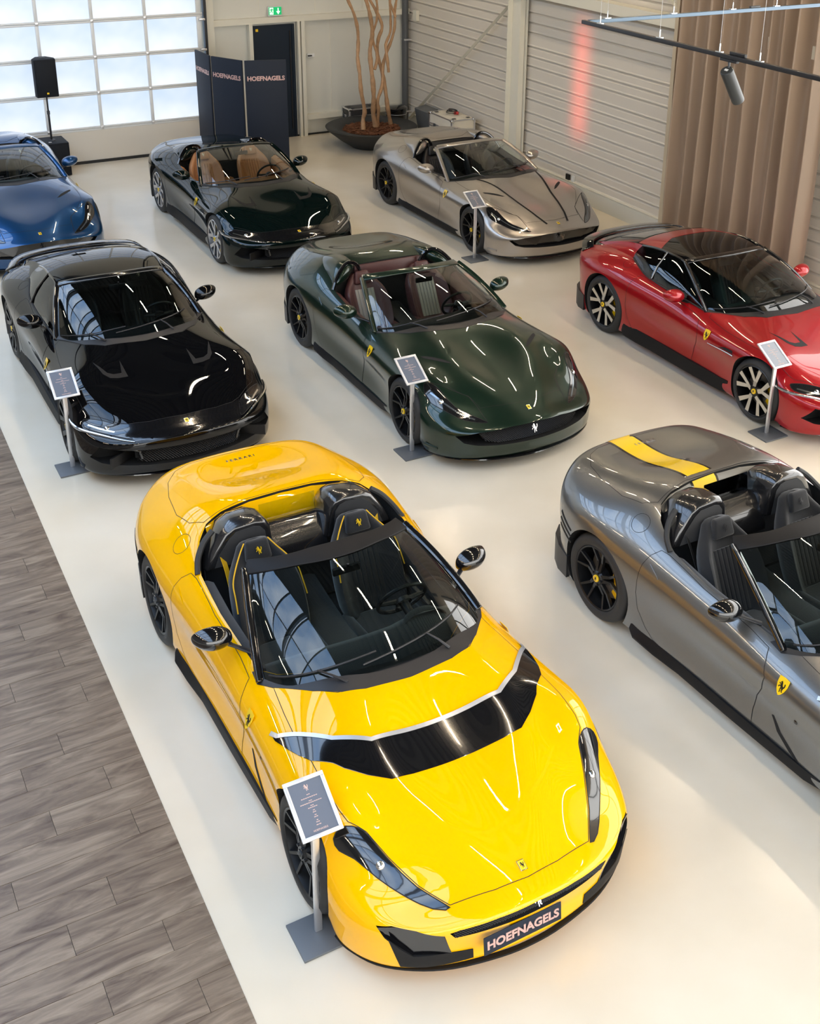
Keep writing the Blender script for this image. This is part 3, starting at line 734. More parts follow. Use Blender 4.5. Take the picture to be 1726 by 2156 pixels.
def grille_mesh(yz, x_of, key, car, pitch=.022, name='grille'):
    """woven bars over the region between yz outline (front view)"""
    ys = [p[0] for p in yz]; zs = [p[1] for p in yz]; mb = MB()
    H = max(zs)-min(zs); y = min(ys)-H
    def clip(a, b):
        out = []; n = 24; cur = []
        for i in range(n+1):
            p = (lerp(a[0], b[0], i/n), lerp(a[1], b[1], i/n))
            if inside(p, yz): cur.append(p)
            elif cur: out.append(cur); cur = []
        if cur: out.append(cur)
        return out
    while y < max(ys):
        for d in (1, -1):
            a = (y, min(zs)) if d > 0 else (y+H, min(zs)); b = (y+H, max(zs)) if d > 0 else (y, max(zs))
            for seg in clip(a, b):
                if len(seg) > 1: 
                    (y0, z0), (y1, z1) = seg[0], seg[-1]; mb.tube([(x_of(y0), y0, z0), (x_of(y1), y1, z1)], .0028, 4)
        y += pitch
    o = mb.build(name, key, car); o['kind'] = 'stuff'; return o
def plate_back(yz, x_of, key, car, name='grille_back', dx=-.02):
    v, f = flat_poly(yz, .001); V = [(x_of(p[0])+dx, p[0], p[1]) for p in v]; return link(name, new_mesh('b', V, f, False), key, car)

HL_COMP = [(.265,.815),(.29,.76),(.335,.712),(.40,.684),(.49,.648),(.665,.56),(.83,.45),(.79,.53),(.667,.632),(.53,.73),(.41,.80),(.33,.855),(.275,.862)]
HL_GTS = [(.225,.825),(.27,.775),(.345,.735),(.42,.715),(.545,.665),(.66,.575),(.825,.455),(.79,.53),(.69,.645),(.597,.715),(.488,.79),(.40,.84),(.316,.862),(.25,.850)]
HL_G = [(.40,.860),(.42,.82),(.52,.70),(.62,.60),(.72,.55),(.85,.522),(.77,.61),(.66,.71),(.56,.80),(.47,.862)]
DOOR = [(-1.06,.775),(-1.02,.72),(-.975,.63),(-1.00,.52),(-1.05,.42),(-1.06,.30),(-1.045,.20),(-1.5,.20),(-1.95,.205),(-2.05,.217),(-2.14,.276),(-2.23,.387),(-2.252,.52),(-2.235,.66),(-2.222,.78),(-2.20,.85),(-2.155,.898),(-2.08,.895),(-1.7,.838),(-1.25,.80)]
def headlight(car, sf, poly, kind):
    os_ = patch('headlight', sf, smooth_poly(poly, 2), 'lamp_dark', car, both=True, off=.003, sp=.03, skirt=.008)
    for o, s in zip(os_, (1, -1)):
        if kind == 'comp': bar = [(.36,.79),(.50,.70),(.62,.615),(.72,.545)]; lens = (.50, .695)
        elif kind == 'gts': bar = [(.33,.82),(.46,.755),(.60,.665),(.74,.55)]; lens = (.45, .765)
        else: bar = [(.47,.83),(.58,.74),(.68,.64)]; lens = (.60, .69)
        me = ribbon_mesh('r', sf, [(x, s*y) for x, y in bar], width=.016, off=.0045)
        if me and kind != 'comp': link('light_strip', me, 'lamp_lens' if kind != 'g' else 'chrome', o)
        m = hit_frame(sf, lens[0], s*lens[1], 'z', .004, up=(1, 0, 0)); l = MB(); l.lathe([(.024, 0), (.020, .006), (.010, .011), (0, .012)], 16)
        link('lamp_lens', new_mesh('l', [m @ p for p in l.v], l.f), 'chrome', o)
    cl = [tuple(p) for p in smooth_poly(poly, 2)]
    ribbon('headlight_seal', sf, cl, car, both=True, closed=True, width=.006, off=.0034)

def car_common(kind, car, th, opening, front, comp=False, coupe=False):
    sf = SURF[kind]; wb = WB[kind]
    link('body', body_mesh(kind, opening, front), ('P', 'dark_cavity'), car)
    R = {'P': 'P'}
    big = dict(Rr=.262) if kind == 'r' else dict(Rr=.275)
    for x, Rt, w, y in ((0, .345, .275, .955), (-wb, .360, .315, .965)):
        for s in (1, -1): wheel(car, x, s, Rt, big['Rr'], w, y, 'thin' if kind == 'r' else 'star', th)
    # doors, bonnet, boot lid: own panels with a gap round them
    patch('door', sf, DOOR, 'P', car, both=True, axis='y', off=.0015, sp=.035)
    ribbon('door_gap', sf, DOOR, car, both=True, axis='y', closed=True, off=.0020, width=.0045)
    cap = [(-2.44+.075*cos(a), .80+.062*sin(a)) for a in [2*pi*k/20 for k in range(20)]]
    ribbon('fuel_cap_gap', sf, [(x, -y) for x, y in cap], car, closed=True, off=.001, width=.0035)
    nose_badge(car, sf, .82)
    for s in (1, -1): shield(car, sf, -.825, .665, s)
    # floor plate so nothing shows through below the sills
    return sf
def place_mirrors(car, kind, keys):
    for s in (1, -1):
        if kind == 'r': door_mirror(car, s, -1.37, .955, .925, keys)
        else: door_mirror(car, s, -1.42, .940, .918, keys)
def sill(car, kind, key='matte_black'):
    hh = .085 if kind == 'r' else .15
    for s in (1, -1):
        mb = MB(); rings = []
        for x, w, z in ((-.42, .0, .13), (-.55, .02, .12), (-1.2, .03, .115), (-1.75, .035, .12), (-2.0, .06, .125), (-2.22, .075, .14), (-2.29, .05, .16)):
            y = .905; rings.append([Vector((x, s*(y-.05), z-.01)), Vector((x, s*(y+w), z)), Vector((x, s*(y+w+.004), z+.018)), Vector((x, s*(y+.026), z+hh)), Vector((x, s*(y-.05), z+hh+.005))])
        mb.loft(rings); mb.build('side_skirt', key, car, smooth=True, angle=35)
def splitter(car, pts, key='gloss_black', w=.05, z=.115, name='front_splitter'):
    P = catmull([Vector((x, -y, z)) for x, y in pts[:0:-1]]+[Vector((x, y, z)) for x, y in pts], 4); mb = MB(); n = len(P); rings = []
    for i, p in enumerate(P):
        t = (P[min(i+1, n-1)]-P[max(i-1, 0)]).normalized(); o = Vector((t.y, -t.x, 0)); 
        rings.append([p-o*w+Vector((0, 0, .012)), p-o*.012+Vector((0, 0, .009)), p-o*.009, p-o*w-Vector((0, 0, .010))])
    mb.loft(rings); return mb.build(name, key, car, smooth=True, angle=35)

SPLIT_R = [(.985,0),(.97,.2),(.91,.46),(.815,.66),(.685,.82),(.52,.915),(.41,.94)]
def under_tail(car, key='satin_black'):
    for s in (1, -1):
        mb = MB(); mb.loft([[Vector((x, s*y, z0)), Vector((x, s*(y+.03), z0)), Vector((x, s*(y+.035), z1)), Vector((x, s*y, z1))] for x, y, z0, z1 in ((-3.10, .925, .14, .34), (-3.25, .90, .13, .36), (-3.38, .84, .13, .38), (-3.50, .72, .14, .36), (-3.56, .5, .15, .33))]); mb.build('rear_bumper_corner', key, car, smooth=True, angle=40)

def roadster(name, th, loc, rz):
    """grand tourer spider with retracted hard top"""
    car = empty(name, loc, rz); sf = car_common('r', car, th, OPEN_S, 'gts')
    # bonnet and boot lid
    hood = [(-.455,0),(-.50,.40),(-.62,.57),(-.86,.735),(-.5,.752),(-.15,.752),(.05,.745),(.17,.735),(.30,.66),(.42,.575),(.52,.49),(.60,.465),(.665,.45),(.72,.25),(.745,0)]
    patch('bonnet', sf, sym(hood)[::-1], 'P', car, off=.0013, sp=.045)
    ribbon('bonnet_gap', sf, sym(hood), car, closed=True, off=.0020)
    lid = [(-2.36,0),(-2.36,.25),(-2.50,.46),(-2.80,.60),(-3.08,.65),(-3.30,.60),(-3.43,.46),(-3.50,.2),(-3.51,0)]
    patch('tonneau_lid', sf, sym(lid), 'P', car, off=.0013, sp=.05); ribbon('tonneau_gap', sf, sym(lid), car, closed=True, off=.0020)
    headlight(car, sf, HL_GTS, 'gts')
    ribbon('lamp_pocket_edge', sf, [(.225,.815),(.36,.65),(.43,.575),(.505,.497),(.62,.475),(.80,.458)], car, both=True, width=.007)
    patch('cowl_panel', sf, sym([(-.46,0),(-.50,.38),(-.62,.56),(-.84,.72),(-.98,.80),(-1.08,.80),(-1.055,.768),(-.928,.695),(-.645,.39),(-.605,0)]), 'satin_black', car, off=.004, sp=.04)
    V, m, n = glasswork(car, GL_R, 'P', .095, .060)
    place_mirrors(car, 'r', ('P', 'satin_black'))
    interior(car, th, 'r', -2.27, 1.02)
    for s in (1, -1):
        # flying buttresses
        mb = MB(); R = []
        for x, pr in ((-2.10, [(.80,.895),(.76,.94),(.70,1.0),(.66,1.02),(.64,1.0),(.66,.90)]), (-2.20, [(.795,.92),(.70,1.06),(.60,1.135),(.53,1.15),(.44,1.12),(.44,.98)]), (-2.36, [(.785,.95),(.69,1.075),(.60,1.135),(.52,1.148),(.42,1.125),(.42,1.02)]),
                      (-2.58, [(.775,.97),(.68,1.065),(.6,1.115),(.52,1.128),(.40,1.115),(.40,1.05)]), (-2.82, [(.76,.95),(.68,1.03),(.6,1.065),(.52,1.080),(.42,1.075),(.42,1.0)])):
            R.append([Vector((x, s*y, z)) for y, z in pr])
        mb.loft(R); mb.build('buttress', 'P', car, smooth=True, sub=2, angle=70)
        mb = MB(); fr = catmull([(-2.07,s*.79,.90),(-2.12,s*.72,1.02),(-2.17,s*.62,1.12),(-2.20,s*.53,1.148),(-2.21,s*.45,1.12),(-2.22,s*.40,1.05),(-2.24,s*.36,.95)], 4)
        mb.tube(fr, .022, 8); mb.build('roll_hoop', 'gloss_black', car, smooth=True)
    mb = MB(); mb.box((-2.285, 0, .97), (.05, .86, .18), Matrix.Rotation(-.2, 3, 'Y')); mb.build('rear_shelf', th['card'], car, bevel=.015)
    # front end
    xo = lambda y: .965-.24*abs(y)**2-.03
    out = symx([(0,.462),(.27,.452),(.50,.425),(.56,.405),(.50,.31),(.38,.275),(0,.268)])
    if th.get('grille', 'mesh') == 'mesh':
        grille_mesh(out, lambda y: xo(y)-.02, 'mesh_black', car); plate_back(out, lambda y: xo(y)-.05, 'dark_cavity', car)
    else:
        plate_back(symx([(0,.455),(.27,.447),(.60,.412),(.72,.37),(.62,.30),(.38,.275),(0,.268)]), lambda y: xo(y)-.03, 'gloss_black', car, 'grille')
    v, f = flat_poly([((a-.5)*.075, (b-.5)*.10) for a, b in HORSE], .004); m4 = frame_at((.94, 0, .375), (1, 0, .15), (0, 0, 1)); link('grille_emblem', new_mesh('h', [m4 @ Vector(p) for p in v], f, False), 'chrome', car)
    splitter(car, SPLIT_R); sill(car, 'r'); under_tail(car)
    for s in (1, -1):
        mb = MB(); mb.box((.52, s*.90, .20), (.16, .05, .03), Matrix.Rotation(-s*.45, 3, 'Z')); mb.build('canard', th.get('canard', 'P'), car, bevel=.008)
    mk = hit_frame(sf, -2.09, .775, 'y', .001)
    patch('door_handle', sf, [(-2.195,.752),(-2.165,.805),(-2.065,.758),(-2.05,.742),(-2.12,.735)], 'P', car, both=True, axis='y', off=.008, sp=.02, skirt=.01)
    vent = [(.055,.395),(.03,.42),(-.02,.46),(-.10,.545),(-.155,.61),(-.165,.635),(-.12,.625),(-.05,.555),(.01,.485),(.05,.43)]
    patch('bonnet_vent', sf, [(x, y+.035) for x, y in vent], 'dark_cavity', car, both=True, off=.003, sp=.02)
    return car

def competition(name, th, loc, rz):
    car = empty(name, loc, rz); sf = car_common('r', car, th, OPEN_R, 'comp', comp=True)
    hood = [(-.47,0),(-.49,.30),(-.53,.46),(-.65,.58),(-.86,.745),(-.62,.772),(-.40,.79),(-.20,.785),(.0,.795),(.18,.788),(.26,.77),(.30,.735),(.345,.70),(.40,.678),(.49,.64),(.665,.55),(.82,.445),(.87,.2),(.885,0)]
    patch('bonnet', sf, sym(hood)[::-1], 'P', car, off=.0013, sp=.045)
    ribbon('bonnet_gap', sf, sym(hood), car, closed=True, off=.0020)
    band_r = [(-.575,.88),(-.515,.862),(-.435,.785),(-.255,.625),(-.13,.434),(-.128,.22),(-.13,0)]
    band_f = [(.135,0),(.14,.30),(.13,.434),(.055,.545),(-.04,.65),(-.10,.69),(-.19,.785),(-.28,.825),(-.38,.855),(-.50,.882)]
    patch('bonnet_blade', sf, sym([(x, y) for x, y in band_r[::-1]]+[])[::-1] if False else (lambda h: h+[(x, -y) for x, y in h[::-1] if y > 0])(band_f[:0:-1]+[]) if False else
          (band_f+band_r+[(x, -y) for x, y in band_r[:-1][::-1]]+[(x, -y) for x, y in band_f[:0:-1]]), th['blade'], car, off=.006, sp=.04, skirt=.008)
    st = [(x, -y) for x, y in band_r]+[(x, y) for x, y in band_r[:-1][::-1]]
    ribbon('blade_trim', sf, st, car, keys=th['blade_trim'], off=.0085, width=.028)
    lid = [(-2.495,0),(-2.50,.30),(-2.49,.50),(-2.475,.62),(-2.56,.70),(-2.75,.735),(-3.05,.70),(-3.28,.635),(-3.43,.53),(-3.50,.40),(-3.53,.2),(-3.535,0)]
    lid[0] = (-2.56, 0); lid[1] = (-2.555, .30); lid[2] = (-2.51, .50)
    patch('tonneau_lid', sf, sym(lid), 'P', car, off=.0013, sp=.05); ribbon('tonneau_gap', sf, sym(lid), car, closed=True, off=.0020)
    # two scoops let into the rear deck
    headlight(car, sf, HL_COMP, 'comp')
    patch('cowl_panel', sf, sym([(-.455,0),(-.475,.30),(-.52,.44),(-.64,.575),(-.86,.75),(-.97,.81),(-1.08,.80),(-1.055,.768),(-.928,.695),(-.645,.39),(-.605,0)]), 'satin_black', car, off=.004, sp=.04)
    glasswork(car, GL_R, 'gloss_black', .10, .055, visor=True)
    place_mirrors(car, 'r', ('gloss_black', 'satin_black'))
    interior(car, th, 'r', -2.13, 1.10)
    for s in (1, -1):
        mb = MB(); R = []
        for x, pr in ((-2.16, [(.205,.86),(.235,1.09),(.275,1.15),(.34,1.168),(.50,1.160),(.565,1.12),(.66,.98),(.72,.86)]), (-2.20, [(.195,.86),(.225,1.10),(.27,1.17),(.34,1.19),(.50,1.18),(.58,1.135),(.68,.99),(.74,.87)]),
                      (-2.34, [(.195,.86),(.225,1.10),(.27,1.16),(.34,1.18),(.49,1.17),(.57,1.12),(.66,1.0),(.70,.88)]), (-2.47, [(.21,.88),(.24,1.06),(.28,1.11),(.34,1.13),(.46,1.12),(.54,1.08),(.60,1.0),(.62,.88)])):
            R.append([Vector((x, s*y, z)) for y, z in pr])
        mb.loft(R); h = mb.build('roll_hoop', 'carbon', car, smooth=True, bevel=.02, seg=3, angle=50)
        v, f = flat_poly([(.25,.87),(.275,1.08),(.31,1.125),(.36,1.14),(.49,1.13),(.54,1.09),(.62,.98),(.66,.88)], .002)
        link('hoop_recess', new_mesh('r', [(-2.157+p[2], s*p[0], p[1]) for p in v], f, False), 'alcantara', h)
        mb = MB(); P = catmull([(-2.10,s*.80,.905),(-2.19,s*.765,.97),(-2.25,s*.70,1.05),(-2.28,s*.62,1.11)], 4); mb.tube(P, .022, 8); mb.build('door_seal', 'rubber', car, smooth=True)
    mb = MB(); mb.loft([[Vector((x, -y, z)), Vector((x, y, z)), Vector((x, y, z-.04)), Vector((x, -y, z-.04))] for x, y, z in ((-2.16, .21, .80), (-2.22, .22, .90), (-2.30, .235, .985), (-2.36, .24, 1.0), (-2.41, .24, .985))]); mb.build('bulkhead_cover', 'carbon', car, smooth=True, angle=60)
    # painted valley between the hoops and the rear deck
    V = []; F = []; ys = [i/10*1.24-.62 for i in range(11)]; prof = [(-2.30, .93), (-2.40, .955), (-2.48, 1.02), (-2.53, 1.09), (-2.57, 1.118)]
    for x, z in prof:
        for y in ys: V.append((x+(.10*(abs(y)/.62)**2.2), y, z-.05*(abs(y)/.62)**3 if x < -2.35 else z))
    F = [(i*11+j, i*11+j+1, (i+1)*11+j+1, (i+1)*11+j) for i in range(4) for j in range(10)]
    link('deck_valley', subdiv(new_mesh('v', V, F), 1), 'P', car)
    if th.get('stripe'):
        sm = [(-.0, 0)]
        for nm, w, off, k in (('stripe_edge', .25, .0030, 'gloss_black'), ('deck_stripe', .215, .0036, 'stripe_yellow')):
            patch(nm, sf, [(-2.57, w/2-.11), (-2.57, -w/2-.11), (-3.60, -w/2-.11), (-3.60, w/2-.11)], k, car, off=off, sp=.06)
            v = [(x+(.10*(abs(y)/.62)**2.2)+.002*(off/.003), y, z+off*1.6) for x, z in prof for y in (-w/2-.11, -.11, w/2-.11)]
            link(nm, new_mesh('s', v, [(i*3+j, i*3+j+1, (i+1)*3+j+1, (i+1)*3+j) for i in range(4) for j in range(2)]), k, car)
    mb = MB(); mb.loft([[Vector((x, -.22, z)), Vector((x, .22, z)), Vector((x-.004, .22, z)), Vector((x-.004, -.22, z))] for x, z in ((-2.39, .95), (-2.42, 1.13))]); mb.build('wind_stop', 'clear_glass', car)
    # front
    xo = lambda y: .990-.22*abs(y)**2-.02
    g = symx([(0,.460),(.236,.450),(.45,.426),(.49,.413),(.465,.374),(.236,.387),(0,.394)])
    grille_mesh(g, lambda y: xo(y)+.005, 'mesh_black', car, .016); plate_back(g, lambda y: xo(y)-.02, 'dark_cavity', car)
    for s in (1, -1):
        w = MB(); ring = lambda k, x0: [Vector((x0+(.98-.75*(abs(y)-.45)**1.3 if abs(y) > .45 else .98)-.98, s*(.64+(y-.64)*k), .33+(z-.33)*k)) for y, z in [(.815,.415),(.75,.428),(.65,.425),(.525,.40),(.475,.240),(.66,.235),(.73,.30),(.79,.36)]]
        w.loft([ring(1.0, .905), ring(.80, .86), ring(.62, .76)]); w.build('air_intake', 'gloss_black', car, smooth=True, angle=30)
    m4 = frame_at((.985, 0, .45), (1, 0, .6), (0, 0, 1)); v, f = flat_poly([((a-.5)*.055, (b-.5)*.07) for a, b in HORSE], .004); link('grille_emblem', new_mesh('h', [m4 @ Vector(p) for p in v], f, False), 'chrome', car)
    patch('lower_valance', sf, [(-.775,.362),(-.73,.305),(-.66,.238),(-.475,.243),(-.36,.235),(-.355,.17),(-.60,.15),(-.715,.155),(-.735,.22)], 'matte_black', car, both=True, axis='x', off=.006, sp=.04)
    splitter(car, SPLIT_R, 'matte_black', w=.04); sill(car, 'r'); under_tail(car)
    patch('door_handle', sf, [(-2.195,.752),(-2.165,.805),(-2.065,.758),(-2.05,.742),(-2.12,.735)], 'P', car, both=True, axis='y', off=.008, sp=.02, skirt=.01)
    deck_letters(car, sf, -3.40)
    for s in (1, -1):
        patch('fender_vent', sf, [(-.90,.37),(-.885,.375),(-.80,.30),(-.66,.235),(-.58,.19),(-.70,.225),(-.83,.29)], 'dark_cavity', car, axis='y' if s > 0 else '-y', off=.003, sp=.02)
        m = hit_frame(sf, -.69, .47, 'y' if s > 0 else '-y', .002); b = MB(); b.lathe([(.016, 0), (.012, .004), (0, .005)], 14); link('side_marker', new_mesh('m', [m @ p for p in b.v], b.f), 'lamp_dark', car)
        for k in range(3):
            z = .70-.055*k; patch('rear_slot', sf, [(-3.24,z-.02),(-3.23,z+.0),(-3.04,z-.075),(-3.05,z-.09)], 'dark_cavity', car, axis='y' if s > 0 else '-y', off=.003, sp=.03)
    return car

def grand_tourer(name, th, loc, rz, spider=False):
    car = empty(name, loc, rz); op = OPEN_S if spider else [(-.60,0),(-.64,.38),(-.93,.66),(-1.10,.73),(-1.3,.765),(-1.68,.785),(-2.05,.78),(-2.2,.70),(-2.24,.45),(-2.24,0)]
    sf = car_common('g', car, th, op, 'g')
    hood = [(-.455,0),(-.50,.40),(-.66,.58),(-.98,.745),(-.95,.80),(-.6,.84),(-.2,.87),(.12,.86),(.33,.83),(.40,.80),(.49,.70),(.60,.59),(.66,.50),(.715,.32),(.74,0)]
    patch('bonnet', sf, sym(hood)[::-1], 'P', car, off=.0013, sp=.05); ribbon('bonnet_gap', sf, sym(hood), car, closed=True, off=.002)
    patch('nose_band', sf, sym([(.745,0),(.72,.32),(.66,.51),(.62,.60),(.72,.55),(.86,.515),(.885,.505),(.94,.36),(.968,.20),(.975,0)]), 'gloss_black', car, off=.0035, sp=.04)
    headlight(car, sf, HL_G, 'g')
    for s in (1, -1):
        mb = MB(); P = catmull([(.27,s*.953,.548),(.33,s*.95,.536),(.42,s*.925,.524),(.52,s*.865,.515),(.66,s*.745,.507),(.80,s*.62,.500),(.90,s*.515,.500)], 4)
        mb.tube(P, [.006+.010*sin(pi*min(1, i/(len(P)-1)+.08)) for i in range(len(P))], 8); mb.build('light_blade', 'chrome', car, smooth=True)
    patch('cowl_panel', sf, sym([(-.455,0),(-.50,.39),(-.66,.57),(-.92,.70),(-1.06,.785),(-1.13,.765),(-1.095,.733),(-.928,.665),(-.645,.39),(-.605,0)]), 'satin_black', car, off=.004, sp=.04)
    glasswork(car, GL_G, 'P' if spider else 'gloss_black', .075, .055)
    place_mirrors(car, 'g', ('P', 'gloss_black'))
    interior(car, th, 'g', -2.22, 1.06)
    vent = [(.06,.325),(.065,.42),(.05,.495),(-.02,.545),(-.25,.585),(-.03,.50),(.0,.45),(-.005,.37),(-.20,.335)]
    patch('bonnet_vent', sf, vent, 'matte_black', car, both=True, off=.003, sp=.02)
    if spider:
        lid = [(-2.33,0),(-2.34,.25),(-2.48,.46),(-2.80,.62),(-3.08,.66),(-3.30,.60),(-3.40,.46),(-3.46,.2),(-3.47,0)]
        patch('tonneau_lid', sf, sym(lid), 'P', car, off=.0013, sp=.05); ribbon('tonneau_gap', sf, sym(lid), car, closed=True, off=.002)
        for s in (1, -1):
            mb = MB(); R = []
            for x, pr in ((-2.10, [(.80,.905),(.76,.94),(.70,.99),(.66,1.0),(.64,.98),(.66,.88)]), (-2.20, [(.795,.92),(.70,1.05),(.60,1.13),(.50,1.145),(.38,1.10),(.38,.96)]), (-2.38, [(.785,.94),(.69,1.06),(.60,1.12),(.50,1.135),(.38,1.10),(.38,.98)]),
                          (-2.62, [(.775,.94),(.68,1.02),(.6,1.065),(.50,1.075),(.40,1.05),(.40,.98)]), (-2.88, [(.76,.90),(.68,.95),(.6,.99),(.52,1.0),(.42,.99),(.42,.93)])):
                R.append([Vector((x, s*y, z)) for y, z in pr])
            mb.loft(R); mb.build('buttress', 'P', car, smooth=True, sub=2, angle=70)
            mb = MB(); mb.tube(catmull([(-2.07,s*.79,.90),(-2.12,s*.72,1.02),(-2.17,s*.62,1.12),(-2.19,s*.50,1.14),(-2.21,s*.40,1.10),(-2.24,s*.34,.95)], 4), .020, 8); mb.build('roll_hoop', 'gloss_black', car, smooth=True)
    else:
        rows = [(-1.55,[(0,1.236),(.25,1.230),(.45,1.205),(.57,1.168)]),(-1.95,[(0,1.270),(.25,1.264),(.45,1.240),(.585,1.198)]),(-2.25,[(0,1.262),(.25,1.256),(.45,1.230),(.585,1.185)]),
                (-2.55,[(0,1.215),(.25,1.209),(.45,1.187),(.595,1.140)]),(-2.85,[(0,1.135),(.25,1.130),(.45,1.112),(.62,1.072)]),(-3.15,[(0,1.035),(.25,1.030),(.45,1.015),(.64,.985)]),(-3.42,[(0,.925),(.25,.925),(.45,.915),(.62,.895)])]
        V = []; m = 7
        for i, (x, r) in enumerate(rows):
            for y, z in [(-a, b) for a, b in r[:0:-1]]+r:
                dx = -.13*(abs(y)/.57)**2.2 if i == 0 else 0
                V.append((x+dx, y, z))
        rm = subdiv(new_mesh('roof', V, [(i*m+j, i*m+j+1, (i+1)*m+j+1, (i+1)*m+j) for i in range(len(rows)-1) for j in range(m-1)]), 3)
        if rm.polygons[0].normal.z < 0: rm.flip_normals()
        link('roof', rm, th['roof'], car); rs = Surf(rm)
        if th.get('roof_band'): patch('roof_band', rs, [(-2.14,-.585),(-2.30,-.30),(-2.30,.30),(-2.14,.585),(-2.56,.59),(-2.60,0),(-2.56,-.59)], th['roof_band'], car, off=.003, sp=.06)
        patch('rear_glass', rs, [(-2.62,-.46),(-2.62,.46),(-3.12,.44),(-3.20,0),(-3.12,-.44)], 'gloss_black', car, off=.003, sp=.06)
        ribbon('rear_glass_gap', rs, [(-2.62,-.46),(-2.62,.46),(-3.12,.44),(-3.20,0),(-3.12,-.44)], car, closed=True, off=.0035)
        for s in (1, -1):
            top = catmull([(-1.06,s*.755,.838),(-1.35,s*.675,1.00),(-1.68,s*.580,1.165),(-1.95,s*.588,1.194),(-2.2,s*.590,1.182),(-2.46,s*.60,1.140)], 5)
            bot = catmull([(-1.06,s*.765,.828),(-1.35,s*.785,.852),(-1.69,s*.803,.872),(-1.95,s*.806,.892),(-2.15,s*.800,.925),(-2.46,s*.725,1.005)], 5)
            V = []; k = 5; n_ = len(top)
            for i in range(n_):
                for j in range(k): 
                    t = j/(k-1); p = bot[i].lerp(top[i], t); V.append(p+Vector((0, s*.03*sin(pi*t)*min(1, i/5), 0)))
            f = [(i*k+j, i*k+j+1, (i+1)*k+j+1, (i+1)*k+j) for i in range(n_-1) for j in range(k-1)]
            if s > 0: f = [q[::-1] for q in f]
            link('side_window', new_mesh('w', V, f), 'side_glass', car)
            mb = MB(); mb.tube([p+Vector((0, s*.004, 0)) for p in top[5:]], .013, 6); mb.build('roof_rail', 'gloss_black', car, smooth=True)
            mb = MB(); mb.tube([p+Vector((0, s*.004, 0)) for p in bot], .009, 6); mb.build('window_seal', 'rubber', car, smooth=True)
            mb = MB(); mb.tube([bot[16]+Vector((0, s*.012, 0)), (top[16]+bot[16])/2+Vector((0, s*.04, 0)), top[16]+Vector((0, s*.010, 0))], .012, 6); mb.build('window_post', 'gloss_black', car, smooth=True)
            top = catmull([(-2.44,s*.597,1.145),(-2.65,s*.60,1.12),(-2.85,s*.62,1.075),(-3.15,s*.64,.988),(-3.42,s*.62,.895)], 4)
            bot = catmull([(-2.10,s*.810,.890),(-2.45,s*.82,.935),(-2.80,s*.81,.93),(-3.12,s*.79,.90),(-3.42,s*.72,.86)], 4)
            V = []; n_ = len(top)
            for i in range(n_):
                for j in range(k):
                    t = j/(k-1); p = bot[i].lerp(top[i], t); V.append(p+Vector((0, -s*.035*sin(pi*t), -.01*sin(pi*t))))
            f = [(i*k+j, i*k+j+1, (i+1)*k+j+1, (i+1)*k+j) for i in range(n_-1) for j in range(k-1)]
            if s > 0: f = [q[::-1] for q in f]
            link('quarter_panel', subdiv(new_mesh('q', V, f), 1), 'P', car)
        mb = MB(); P = catmull([(-3.30,-.80,.865),(-3.46,-.66,.93),(-3.55,-.35,.95),(-3.57,0,.955),(-3.55,.35,.95),(-3.46,.66,.93),(-3.30,.80,.865)], 5)
        band_along(mb, P, [Vector((1, 0, .1))]*len(P), .16, .02); mb.build('rear_spoiler', 'gloss_black', car, smooth=True, bevel=.006)
        patch('tail_panel', sf, sym([(-3.20,0),(-3.16,.45),(-3.12,.66),(-3.36,.72),(-3.46,.45),(-3.48,0)]), 'gloss_black', car, off=.003, sp=.06)
    # front end
    xo = lambda y: .955-.24*abs(y)**2-.03
    out = symx([(0,.40),(.42,.40),(.50,.40),(.50,.28),(.417,.25),(0,.238)])
    grille_mesh(out, lambda y: xo(y)-.02, 'mesh_black', car, .026); plate_back(out, lambda y: xo(y)-.05, 'dark_cavity', car)
    for s in (1, -1):
        mb = MB(); mb.tube(catmull([(.57,s*.875,.30),(.63,s*.835,.43),(.735,s*.745,.425),(.88,s*.50,.405),(.875,s*.47,.36),(.87,s*.455,.30)], 4), .013, 8); mb.build('intake_frame', 'gloss_black', car, smooth=True)
        mb = MB(); mb.box((.80, s*.62, .32), (.02, .30, .10), Matrix.Rotation(-s*.6, 3, 'Z')); mb.build('intake_louvre', 'mesh_black', car)
    splitter(car, [(.965,0),(.95,.2),(.885,.46),(.795,.66),(.665,.82),(.51,.915),(.41,.94)], w=.10, z=.125); sill(car, 'g'); under_tail(car)
    for s in (1, -1):
        mb = MB(); P = catmull([(-.78,s*.945,.590),(-.60,s*.955,.602),(-.45,s*.966,.612),(-.34,s*.975,.615)], 4); mb.tube(P, [.004+.006*i/(len(P)-1) for i in range(len(P))], 6); mb.build('side_blade', 'chrome', car, smooth=True)
        patch('fender_outlet', sf, [(-.60,.615),(-.45,.625),(-.36,.628),(-.37,.66),(-.50,.650)], 'dark_cavity', car, axis='y' if s > 0 else '-y', off=.002, sp=.03)
    return car

